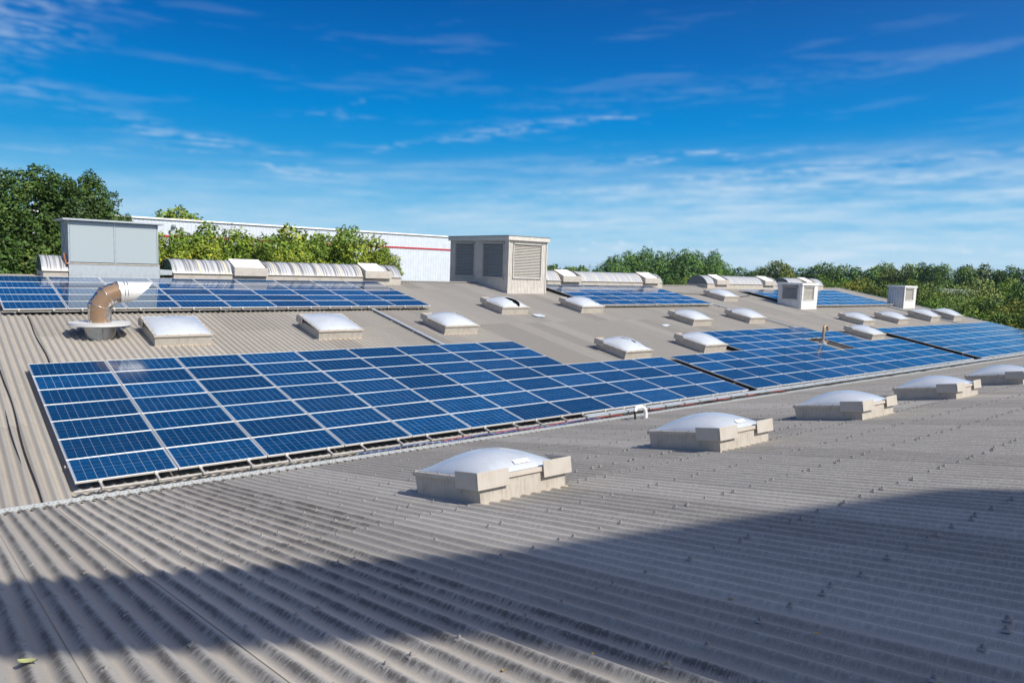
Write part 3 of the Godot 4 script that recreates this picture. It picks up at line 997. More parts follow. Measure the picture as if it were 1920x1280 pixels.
func build_exhaust() -> void:
	var e := thing("exhaust_pipe", "shiny steel exhaust pipe with bent elbow and wide round collar", "exhaust pipe")
	var cx := 2.075
	var cz := -9.81
	var m := MB.new()
	m.tube([Vector3(cx, 1.2, cz), Vector3(cx, 1.82, cz)], 0.40, 40)
	put("base_cylinder", m, M.steel_dull, e)
	m = MB.new()
	m.bx(Vector3(cx, 1.6, cz + 0.402), Vector3(0.012, 0.5, 0.01))
	put("seam", m, M.galv_dark, e)
	# collar disc, slightly tipped
	m = MB.new()
	m.tube([Vector3(cx, 1.835, cz), Vector3(cx, 1.90, cz), Vector3(cx, 1.905, cz)], [0.83, 0.83, 0.80], 48)
	put("collar_disc", m, M.zinc, e)
	# mitred elbow
	var pts := [Vector2(cx, 1.9), Vector2(cx, 2.36), Vector2(2.27, 2.66), Vector2(2.575, 2.785), Vector2(2.78, 2.785)]
	var r := 0.305
	var seg := 40
	for k in 4:
		var a: Vector2 = pts[k]
		var b2: Vector2 = pts[k + 1]
		var d := (b2 - a).normalized()
		var mm := MB.new()
		for ring in 2:
			var c: Vector2 = a if ring == 0 else b2
			var other := d
			if ring == 0 and k > 0: other = (a - pts[k - 1]).normalized()
			if ring == 1 and k < 3: other = (pts[k + 2] - b2).normalized()
			var bis := (d + other).normalized()
			var side := Vector2(-d.y, d.x)
			for s in seg + 1:
				var an := TAU * s / seg
				var off := side * cos(an) * r
				# slide along the axis onto the mitre plane
				var tt := -off.dot(bis) / d.dot(bis)
				var p := c + off + d * tt
				var rr := 1.0
				mm.vert(Vector3(p.x, p.y, cz + sin(an) * r * rr), Vector3(side.x * cos(an), side.y * cos(an), sin(an)), Vector2(float(s) / seg, ring))
		for s in seg:
			mm.ix.append_array(PackedInt32Array([s, seg + 1 + s + 1, s + 1, s, seg + 1 + s, seg + 1 + s + 1]))
		put("elbow_segment", mm, M.zinc if k == 3 else M.film, e)
		# folded seam between the segments
		if k > 0:
			var seam := []
			var other2: Vector2 = (a - pts[k - 1]).normalized()
			var bis2 := (d + other2).normalized()
			var side2 := Vector2(-d.y, d.x)
			for s in 33:
				var an := TAU * s / 32.0
				var off := side2 * cos(an) * r
				var p := a + off + d * (-off.dot(bis2) / d.dot(bis2))
				seam.append(Vector3(p.x, p.y, cz + sin(an) * r) )
			var sm := MB.new()
			sm.tube(seam, 0.011, 6, false)
			put("seam_ring", sm, M.steel, e)
	for x in [2.70, 2.78]:
		var ring := []
		for s in 33:
			var an := TAU * s / 32.0
			ring.append(Vector3(x, 2.785 + cos(an) * r, cz + sin(an) * r))
		var sm := MB.new()
		sm.tube(ring, 0.012, 6, false)
		put("seam_ring", sm, M.steel, e)
	# mouth cut on the slant, open, with wall thickness
	for inner in [0, 1]:
		var mm := MB.new()
		var ri: float = r - 0.006 * inner
		for ring in 2:
			for s in seg + 1:
				var an := TAU * s / seg
				var y := cos(an)
				var x := 2.78 if ring == 0 else lerpf(2.86, 3.49, (y + 1.0) / 2.0)
				mm.vert(Vector3(x, 2.785 + y * ri, cz + sin(an) * ri), Vector3(0, y, sin(an)) * (1 - 2 * inner), Vector2(float(s) / seg, ring))
		for s in seg:
			if inner == 0:
				mm.ix.append_array(PackedInt32Array([s, seg + 1 + s + 1, s + 1, s, seg + 1 + s, seg + 1 + s + 1]))
			else:
				mm.ix.append_array(PackedInt32Array([s, s + 1, seg + 1 + s + 1, s, seg + 1 + s + 1, seg + 1 + s]))
		put("mouth" if inner == 0 else "mouth_lining", mm, M.zinc if inner == 0 else M.galv_dark, e)

# ------------------------------------------------------------------ dome skylights
func dome_mesh(hx: float, hz: float, rise: float, holes: Array) -> ArrayMesh:
	var m := MB.new()
	var n := 28 if holes.is_empty() else 84
	var ht := func(a: float, b: float) -> float:
		return rise * pow(maxf(0.0, 1.0 - a * a), 0.72) * pow(maxf(0.0, 1.0 - b * b), 0.72)
	for layer in 2:
		var base := m.v.size()
		var dy := -0.006 * layer
		for j in n + 1:
			for i in n + 1:
				var a := sin((-1.0 + 2.0 * i / n) * PI / 2)
				var b := sin((-1.0 + 2.0 * j / n) * PI / 2)
				var e := 0.01
				var nx: float = -(ht.call(minf(a + e, 1), b) - ht.call(maxf(a - e, -1), b)) / (2 * e * hx)
				var nz: float = -(ht.call(a, minf(b + e, 1)) - ht.call(a, maxf(b - e, -1))) / (2 * e * hz)
				m.vert(Vector3(a * hx, ht.call(a, b) + dy, b * hz), Vector3(nx, 1, nz).normalized() * (1 - 2 * layer), Vector2(i, j) / n)
		for j in n:
			for i in n:
				var a := sin((-1.0 + 2.0 * (i + 0.5) / n) * PI / 2)
				var b := sin((-1.0 + 2.0 * (j + 0.5) / n) * PI / 2)
				var skip := false
				for h in holes:
					var q := Vector2(a - h[0], b - h[1]).rotated(h[4])
					var qa := q.angle()
					var jag := 1.0 + 0.28 * sin(qa * 3.0 + 1.0) + 0.16 * sin(qa * 7.0 + 0.4) + 0.1 * sin(qa * 13.0)
					if pow(q.x / h[2], 2) + pow(q.y / h[3], 2) < jag:
						skip = true
				if skip: continue
				var k := base + j * (n + 1) + i
				if layer == 0:
					m.ix.append_array(PackedInt32Array([k, k + 1, k + n + 2, k, k + n + 2, k + n + 1]))
				else:
					m.ix.append_array(PackedInt32Array([k, k + n + 2, k + 1, k, k + n + 1, k + n + 2]))
	return m.mesh()

func skylight(xf: Transform3D, label: String, group: String, o: Dictionary) -> Node3D:
	var t := thing("dome_skylight", label, "skylight", xf, group)
	var wx: float = o.get("w", 1.46)
	var wz: float = o.get("l", 1.52)
	var h: float = o.get("h", 0.27)
	var th := 0.03
	# curb walls, tapering outwards a little towards the top
	for sd in [[1, 0], [-1, 0], [0, 1], [0, -1]]:
		var m := MB.new()
		var lenh: float = (wz if sd[0] else wx) / 2
		var off: float = (wx if sd[0] else wz) / 2
		var dir := Vector3(0, 0, -sd[0]) if sd[0] else Vector3(sd[1], 0, 0)
		var nn := Vector3(sd[0], 0, sd[1])
		var tp := 0.018
		var a0 := nn * off - dir * lenh + Vector3(0, -0.07, 0)
		var b0 := nn * off + dir * lenh + Vector3(0, -0.07, 0)
		var a1 := nn * (off + tp) - dir * (lenh + tp) + Vector3(0, h, 0)
		var b1 := nn * (off + tp) + dir * (lenh + tp) + Vector3(0, h, 0)
		m.quad(a0, b0, b1, a1)
		m.quad(b0 - nn * th, a0 - nn * th, a1 - nn * th, b1 - nn * th)
		m.quad(a1, b1, b1 - nn * th, a1 - nn * th)
		put("curb_side", m, M.curb, t)
	var tip: float = o.get("tilt", 0.0)
	var lid := Node3D.new()
	lid.name = "lid"
	t.add_child(lid, true)
	lid.transform = Transform3D(Basis(Vector3.RIGHT, tip), Vector3(0, h, wz / 2)) * Transform3D(Basis(), Vector3(0, 0, -wz / 2))
	var rim := MB.new()
	var ov := 0.045
	rim.cbox(Vector3(0, 0.03, wz / 2 + 0.005), Vector3(wx + 2 * ov, 0.065, 0.09), 0.008)
	rim.cbox(Vector3(0, 0.03, -wz / 2 - 0.005), Vector3(wx + 2 * ov, 0.065, 0.09), 0.008)
	rim.cbox(Vector3(wx / 2, 0.029, 0), Vector3(0.088, 0.063, wz - 0.07), 0.008)
	rim.cbox(Vector3(-wx / 2, 0.029, 0), Vector3(0.088, 0.063, wz - 0.07), 0.008)
	put("rim", rim, M.rim, lid)
	var dm := dome_mesh(wx / 2 - 0.01, wz / 2 - 0.01, o.get("rise", 0.27), o.get("holes", []))
	put("dome", dm, M.dome, lid, Transform3D(Basis(), Vector3(0, 0.064, 0)))
	# flange screws
	if o.get("screws", true):
		var sc := MB.new()
		sc.tube([Vector3.ZERO, Vector3(0, 0.018, 0)], 0.013, 6)
		var scm := sc.mesh()
		for k in 6:
			var f := -1.0 + 2.0 * k / 5.0
			for q in [Vector3(f * wx / 2, 0.062, wz / 2 + 0.02), Vector3(-wx / 2 - 0.02, 0.062, f * wz / 2), Vector3(wx / 2 + 0.02, 0.062, f * wz / 2)]:
				put("screw", scm, M.galv_dark, lid, Transform3D(Basis(), q))
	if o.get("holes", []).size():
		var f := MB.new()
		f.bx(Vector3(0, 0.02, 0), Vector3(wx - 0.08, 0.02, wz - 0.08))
		put("shaft_shade", f, M.shaft_dark, t)  # flat dark sheet standing in for the shade down the shaft
	# L-shaped wind deflectors at the two upslope corners
	if o.get("deflectors", true):
		var dl := 0.5
		for sx in [-1.0, 1.0]:
			var d := Node3D.new()
			d.name = "wind_deflector"
			t.add_child(d, true)
			var px: float = sx * (wx / 2 + 0.075)
			var pz := -(wz / 2 + 0.075)
			var y0 := h - 0.085
			var hh := 0.225
			var m := MB.new()
			m.cbox(Vector3(px, y0 + hh / 2, pz + dl / 2 + 0.006), Vector3(0.012, hh, dl - 0.012), 0.003)
			put("plate", m, M.deflector, d)
			m = MB.new()
			m.cbox(Vector3(px - sx * dl / 2, y0 + hh / 2, pz), Vector3(dl + 0.012, hh, 0.012), 0.003)
			put("plate", m, M.deflector, d)
			m = MB.new()
			m.cbox(Vector3(px - sx * 0.25, y0 + 0.02, pz + 0.036), Vector3(0.04, 0.03, 0.06), 0.004)
			m.cbox(Vector3(px - sx * 0.036, y0 + 0.02, pz + 0.3), Vector3(0.06, 0.03, 0.04), 0.004)
			put("bracket", m, M.galv_dark, d)
	# scalloped mortar bead where the lower curb side meets the waves
	var bead := MB.new()
	var path := []
	var rr := []
	for k in 43:
		var f := -1.0 + 2.0 * k / 42.0
		path.append(Vector3(f * (wx / 2 + 0.03), -0.028 + 0.018 * cos(f * wx / 2 / WAVE * TAU), wz / 2 + 0.015))
		rr.append(0.02 + 0.008 * sin(k * 1.9))
	bead.tube(path, rr, 6)
	put("mortar_bead", bead, M.putty, t)
	if o.get("near", false):
		bead = MB.new()
		var p2 := []
		for q in path:
			p2.append(Vector3(q.x, q.y, -q.z))
		bead.tube(p2, rr, 6)
		put("mortar_bead", bead, M.putty, t)
	return t

func build_skylights() -> void:
	var gn := "dome skylights on the near slope"
	for k in 6:
		var s := skylight(near_xf(3.53 + 5.09 * k + 0.73, 5.95, 0.0), "nearest dome skylight with two wind deflectors, at front centre" if k == 0 else "%s dome skylight from the front in the near row" % ORD[k], gn, {"near": true, "rise": 0.26})
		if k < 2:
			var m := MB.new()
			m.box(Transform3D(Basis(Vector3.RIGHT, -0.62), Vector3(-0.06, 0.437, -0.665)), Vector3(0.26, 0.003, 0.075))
			put("painted_glare", m, M.white, s)  # white strip painted on as glare reflected in the dome
	var gf := "dome skylights on the far slope"
	var L := [
		[3.26, 8.68, "dome skylight with tilted lid right of the steel exhaust pipe", {"tilt": 0.07, "rise": 0.16, "h": 0.26, "w": 1.55, "l": 1.7}],
		[8.26, 8.70, "dome skylight with tilted lid left of the slanting cable duct", {"tilt": 0.07, "rise": 0.16, "h": 0.26, "w": 1.55, "l": 1.7}],
		[13.29, 8.77, "dome skylight just right of the left slanting cable duct", {"l": 1.6}],
		[18.16, 11.58, "broken dome skylight with a large dark hole below the big louvred box", {"holes": [[0.16, 0.52, 0.27, 0.5, 0.55]]}],
		[23.06, 11.56, "dome skylight with a small slit, before the second upper array", {"holes": [[0.45, 0.62, 0.06, 0.26, 0.35]]}],
		[18.62, 4.49, "cracked dome skylight with torn cover above the front-left array's low end", {"holes": [[0.12, 0.45, 0.09, 0.14, 0.2], [0.72, 0.7, 0.05, 0.2, 0.6]], "torn": true}],
		[23.50, 4.49, "dome skylight between lower panels of the front-middle array", {"h": 0.3}],
		[28.01, 8.60, "dome skylight above the left part of the front-middle array", {}],
		[32.98, 8.65, "dome skylight left of the middle slanting cable duct", {}],
		[37.82, 13.79, "highest dome skylight, near the ridge between two vaults", {}],
		[42.95, 7.20, "dome skylight below the small louvred box, first of four", {}],
		[47.80, 7.20, "dome skylight second of four right of the small louvred box", {}],
		[53.0, 7.25, "dome skylight third of four, below the narrow ribbed box", {"h": 0.34, "tilt": 0.04}],
		[57.0, 7.25, "last of four dome skylights, nearest the far roof edge", {"h": 0.34, "tilt": 0.04}],
		[38.45, 4.49, "damaged dome skylight with a dark patch at the array's right end", {"holes": [[0.22, 0.42, 0.17, 0.34, 0.75]]}]]
	for s in L:
		var o: Dictionary = s[3]
		o.screws = s[0] < 30.0
		var wx: float = o.get("w", 1.5)
		var wz: float = o.get("l", 1.55)
		o.w = wx; o.l = wz
		var t := skylight(far_xf(s[0] + wx / 2, s[1] + wz / 2, CREST), s[2], gf, o)
		if o.has("torn"):
			var m := MB.new()
			var n := 14
			for k in n:
				var a := TAU * k / n
				var b := TAU * (k + 1) / n
				var f := func(q: float) -> Vector3:
					var rr := 0.30 * (1.0 + 0.3 * sin(q * 3.0 + 1.0) + 0.15 * sin(q * 7.0))
					var x := -0.14 + rr * cos(q)
					var z := -0.05 + rr * sin(q) * 1.2
					return Vector3(x, 0.345 + 0.27 * (1.0 - x * x * 2.2) * (1.0 - z * z * 2.0), z)
				m.tri(Vector3(-0.14, 0.613, -0.05), f.call(b), f.call(a))
			put("torn_film", m, M.grey_film, t)
	# shards of the broken domes
	var sh := MB.new()
	shard(sh, 0.36, 0.24, 3)
	var so := put("plastic_shard", sh, M.dome, null, far_xf(19.95, 11.05, CREST + 0.05))
	tag(so, "curved white plastic shard lying below the broken skylight", "shard", "plastic shards on the roof")
	sh = MB.new()
	shard(sh, 0.30, 0.13, 8)
	so = put("plastic_shard", sh, M.dome, null, far_xf(26.2, 8.8, CREST + 0.02))
	tag(so, "flat white plastic shard on the bare roof left of a skylight", "shard", "plastic shards on the roof")

func shard(m: MB, a: float, b: float, sd: int) -> void:
	var n := 12
	var ring := []
	for k in n:
		var q := TAU * k / n
		var rr := 1.0 + 0.22 * sin(q * 3 + sd) + 0.12 * sin(q * 5 + sd * 2)
		ring.append(Vector3(a * rr * cos(q), 0.02 * sin(q * 2), b * rr * sin(q)))
	for k in n:
		m.tri(Vector3(0, 0.06, 0), ring[(k + 1) % n], ring[k])
		m.tri(Vector3(0, 0.05, 0), ring[k] - Vector3(0, 0.008, 0), ring[(k + 1) % n] - Vector3(0, 0.008, 0))

# ------------------------------------------------------------------ solar arrays
var panel_frame: ArrayMesh
var panel_glass: ArrayMesh
var clamp_mesh: ArrayMesh

func panel(u: float, s: float, pw: float, ph: float, label: String, group: String) -> void:
	var tilt := Basis(Vector3.RIGHT, rng.randf_range(-0.004, 0.004)) * Basis(Vector3.BACK, rng.randf_range(-0.004, 0.004))
	var xf := far_xf(u + pw / 2, s + ph / 2, -0.04)
	xf.basis = xf.basis * tilt
	var t := thing("solar_panel", label, "solar panel", xf, group)
	var sc := Transform3D(Basis.from_scale(Vector3((pw - 0.018) / 1.652, 1, (ph - 0.006) / 0.979)), Vector3.ZERO)
	put("frame", panel_frame, M.alu, t, sc)
	put("cell_sheet", panel_glass, M.cells[rng.randi() % 4], t, sc)

func array(u0: float, s0: float, pw: float, rows: Array, skip: Array, name_: String, group: String, extra: float) -> void:
	var ph := 0.9848
	var k := 0
	for c in rows.size():
		for r in rows[c]:
			if [c, r] in skip: continue
			panel(u0 + c * pw, s0 + r * ph, pw, ph, "blue solar panel, %s row up, %s from left, %s" % [ORD[r], ORD[c], name_], group)
	# rails: two climbing rails per column, cross rails along the valley, clamps at the lower edge
	var f := thing("mounting_frame", "aluminium rails and clamps carrying the panels %s" % name_, "mounting frame", Transform3D(), "mounting frames")
	for c in rows.size():
		var len: float = rows[c] * ph + extra
		for q in [0.235, 0.775]:
			var m := MB.new()
			m.cbox(Vector3.ZERO, Vector3(0.04, 0.04, len + 0.1), 0.003)
			put("climbing_rail", m, M.rail, f, far_xf(u0 + (c + q) * pw, s0 - extra + len / 2 + 0.05, -0.061))
			put("clamp", clamp_mesh, M.alu, f, far_xf(u0 + (c + q) * pw, s0 - 0.012, -0.02))
	var n := rows.size()
	var ss := [s0 - 0.17, s0 + 0.9]
	if extra < 0.1:
		ss = [s0 + 0.06, s0 + 0.9]
	for s in ss:
		var m := MB.new()
		m.cbox(Vector3.ZERO, Vector3(n * pw + 0.06, 0.04, 0.042), 0.003)
		m.cbox(Vector3(0, 0.01, 0.02), Vector3(n * pw + 0.06, 0.008, 0.008), 0.001)
		put("cross_rail", m, M.rail, f, far_xf(u0 + n * pw / 2, s, -0.101))
	# hanger bolts under the front cross rail
	var hb := MB.new()
	hb.tube([Vector3(0, -0.09, 0), Vector3(0, 0.03, 0)], 0.008, 6)
	hb.cbox(Vector3(0, -0.01, 0.0), Vector3(0.05, 0.02, 0.06), 0.003)
	var hm := hb.mesh()
	var u := u0 + 0.3
	while u < u0 + n * pw:
		put("hanger_bolt", hm, M.galv_dark, f, far_xf(u, ss[0], -0.12))
		u += WAVE * 5

func build_arrays() -> void:
	var fr := MB.new()
	var hw := 1.652 / 2
	var hh := 0.979 / 2
	var b := 0.013
	for e in [[Vector3(0, 0.02, hh - b / 2), Vector3(2 * hw, 0.04, b)], [Vector3(0, 0.02, -hh + b / 2), Vector3(2 * hw, 0.04, b)], [Vector3(hw - b / 2, 0.02, 0), Vector3(b, 0.04, 2 * hh - 2 * b - 0.001)], [Vector3(-hw + b / 2, 0.02, 0), Vector3(b, 0.04, 2 * hh - 2 * b - 0.001)]]:
		fr.cbox(e[0], e[1], 0.002)
	panel_frame = fr.mesh()
	var gl := MB.new()
	var y := 0.036
	gl.quad(Vector3(-hw + b, y, hh - b), Vector3(hw - b, y, hh - b), Vector3(hw - b, y, -hh + b), Vector3(-hw + b, y, -hh + b))
	gl.quad(Vector3(-hw + b, y - 0.006, -hh + b), Vector3(hw - b, y - 0.006, -hh + b), Vector3(hw - b, y - 0.006, hh - b), Vector3(-hw + b, y - 0.006, hh - b))
	panel_glass = gl.mesh()
	var cl := MB.new()
	cl.cbox(Vector3(0, 0.0, 0.0), Vector3(0.07, 0.05, 0.022), 0.003)
	cl.cbox(Vector3(0, 0.024, -0.012), Vector3(0.06, 0.006, 0.03), 0.001)
	clamp_mesh = cl.mesh()
	array(0.0, 0.0, 1.67, [7, 7, 7, 7, 7, 7, 7, 7, 7, 4, 4, 4], [], "in the large front-left array", "panels of the front-left array", 0.26)
	array(20.53, 0.0, 1.647, [4, 4, 4, 7, 7, 7, 7, 7, 7, 6, 4, 4], [[7, 3], [7, 4]], "in the front-middle array", "panels of the front-middle array", 0.2)
	array(41.4, 0.0, 1.70, [6, 6, 6, 6, 6, 6, 6, 6, 6, 6, 6], [], "in the front-right array", "panels of the front-right array", 0.2)
	array(-0.05, 12.5, 1.67, [5, 5, 5, 5, 5, 5, 5, 5, 5], [], "in the upper-left array", "panels of the upper-left array", 0.05)
	array(25.1, 12.4, 1.612, [5, 5, 5, 5, 5, 5], [], "in the upper-middle array", "panels of the upper-middle array", 0.05)
	array(43.6, 11.7, 1.68, [5, 5, 5, 5, 5, 5, 5, 5], [], "in the upper-right array", "panels of the upper-right array", 0.05)

# ------------------------------------------------------------------ unseen things added to throw the big foreground shadow
func build_shadow_makers() -> void:
	# made-up bridge and tower behind the camera, shaped to cast that shadow
	var t1 := Vector3(1.6, 12.89, 17.49)
	var t2 := Vector3(3.85, 13.26, 19.6)
	var d := (t2 - t1).normalized()
	var hz := Vector3(-d.z, 0, d.x).normalized()   # away from the valley
	if hz.z < 0: hz = -hz
	var up := hz.cross(d).normalized()
	if up.y < 0: up = -up
	var t := thing("added_shadow_bridge", "unseen bridge-like box overhead, added to throw the foreground shadow", "bridge")
	var L := 16.0
	var c := t1 + d * (-10.0 + L / 2) + hz * 0.45 - up * 0.86
	var bas := Basis(d, up, d.cross(up))
	var m := MB.new()
	m.cbox(c, Vector3(L, 1.72, 0.9), 0.02, bas)
	put("caster_body", m, M.galv, t)
	for k in 8:
		m = MB.new()
		m.cbox(c + d * (-L / 2 + 1.0 + 2.0 * k), Vector3(0.06, 1.76, 0.94), 0.01, bas)
		put("caster_rib", m, M.galv_dark, t)
	t = thing("added_shadow_tower", "unseen tower-like block, added to widen the foreground shadow", "tower")
	m = MB.new()
	var plan := [Vector2(3.7, 22.0), Vector2(10.18, 24.46), Vector2(12.3, 29.6), Vector2(5.45, 28.5)]
	var top := 15.4
	for k in 4:
		var a: Vector2 = plan[k]
		var b: Vector2 = plan[(k + 1) % 4]
		m.face([Vector3(a.x, GROUND, a.y), Vector3(b.x, GROUND, b.y), Vector3(b.x, top, b.y), Vector3(a.x, top, a.y)], Vector3(6, 4, 26))
	m.face([Vector3(plan[0].x, top, plan[0].y), Vector3(plan[1].x, top, plan[1].y), Vector3(plan[2].x, top, plan[2].y), Vector3(plan[3].x, top, plan[3].y)], Vector3(6, 4, 26))
	put("caster_wall", m, M.concrete, t)

# ------------------------------------------------------------------ trees
# crown in units of its radius: y from 0 to aspect; lobes of leafy twigs with gaps between them
func crown_mesh(sd: int, lobes: int, leaves: int, leaf: float, aspect: float, tones: Array, tight := 0.62, stretch := 1.0, lob := 1.0) -> ArrayMesh:
	var r := RandomNumberGenerator.new()
	r.seed = sd
	var m := MB.new()
	var gap := noise(sd + 500, 1.0, 2)
	var ls := []
	var total := 0.0
	for k in lobes:
		var y := (k + 0.5 + r.randf_range(-0.4, 0.4)) / lobes
		var prof := sqrt(maxf(0.0, 1.0 - pow(absf(y - 0.45) / 0.62, 2.4)))
		var a := k * 2.39996 + r.randf_range(-0.5, 0.5)
		var q := r.randf_range(0.35, 1.0) * prof * tight
		var rad := r.randf_range(0.24, 0.44) * (0.65 + 0.35 * prof) * lob
		ls.append([Vector3(cos(a) * q, lerpf(0.2, aspect - rad * 0.9, y), sin(a) * q), rad, tones[r.randi() % tones.size()]])
		total += rad * rad
	for c in ls:
		var cp: Vector3 = c[0]
		var per := int(leaves * c[1] * c[1] / total)
		var tone: Color = c[2]
		for k in per:
			var d := Vector3(r.randfn(), r.randfn() + 0.25, r.randfn()).normalized()
			var g3 := gap.get_noise_3dv((cp + d * c[1]) * 5.5)
			if g3 < -0.22 and r.randf() < 0.85:
				continue
			var p: Vector3 = cp + d * c[1] * (0.6 + 0.42 * pow(r.randf(), 0.7) + 0.6 * g3) * Vector3(1, stretch, 1)
			var s := leaf * r.randf_range(0.6, 1.35)
			var nn := (d * 0.8 + Vector3(r.randfn(), r.randfn() + 0.6, r.randfn()) * 0.55).normalized()
			var t1 := nn.cross(Vector3(r.randfn(), r.randfn(), r.randfn())).normalized()
			var t2 := nn.cross(t1)
			var g := r.randf_range(0.7, 1.35)
			m.col = Color(tone.r * g, tone.g * g, tone.b * g)
			if r.randf() < 0.05:
				m.col = Color(tone.r * 2.3, tone.g * 1.5, tone.b * 0.9)
			var i := m.vert(p - t1 * s, nn); m.vert(p + t2 * s * 0.6, nn); m.vert(p + t1 * s, nn); m.vert(p - t2 * s * 0.6, nn)
			m.ix.append_array(PackedInt32Array([i, i + 1, i + 2, i, i + 2, i + 3]))
	return m.mesh()

func trunk_mesh(sd: int) -> ArrayMesh:
	var r := RandomNumberGenerator.new()
	r.seed = sd
	var m := MB.new()
	var path := []
	var rad := []
	for k in 7:
		var y := k / 6.0
		path.append(Vector3(r.randf_range(-0.03, 0.03) * y, y, r.randf_range(-0.03, 0.03) * y))
		rad.append(lerpf(0.055, 0.012, y))
	m.tube(path, rad, 7)
	for k in 7:
		var y := r.randf_range(0.28, 0.8)
		var a := r.randf() * TAU
		var o := Vector3(0, y, 0)
		var d := Vector3(cos(a), r.randf_range(0.5, 1.0), sin(a)).normalized()
		m.tube([o, o + d * 0.14, o + d * 0.3 + Vector3(0, 0.04, 0)], [0.022, 0.014, 0.005], 5)
	return m.mesh()

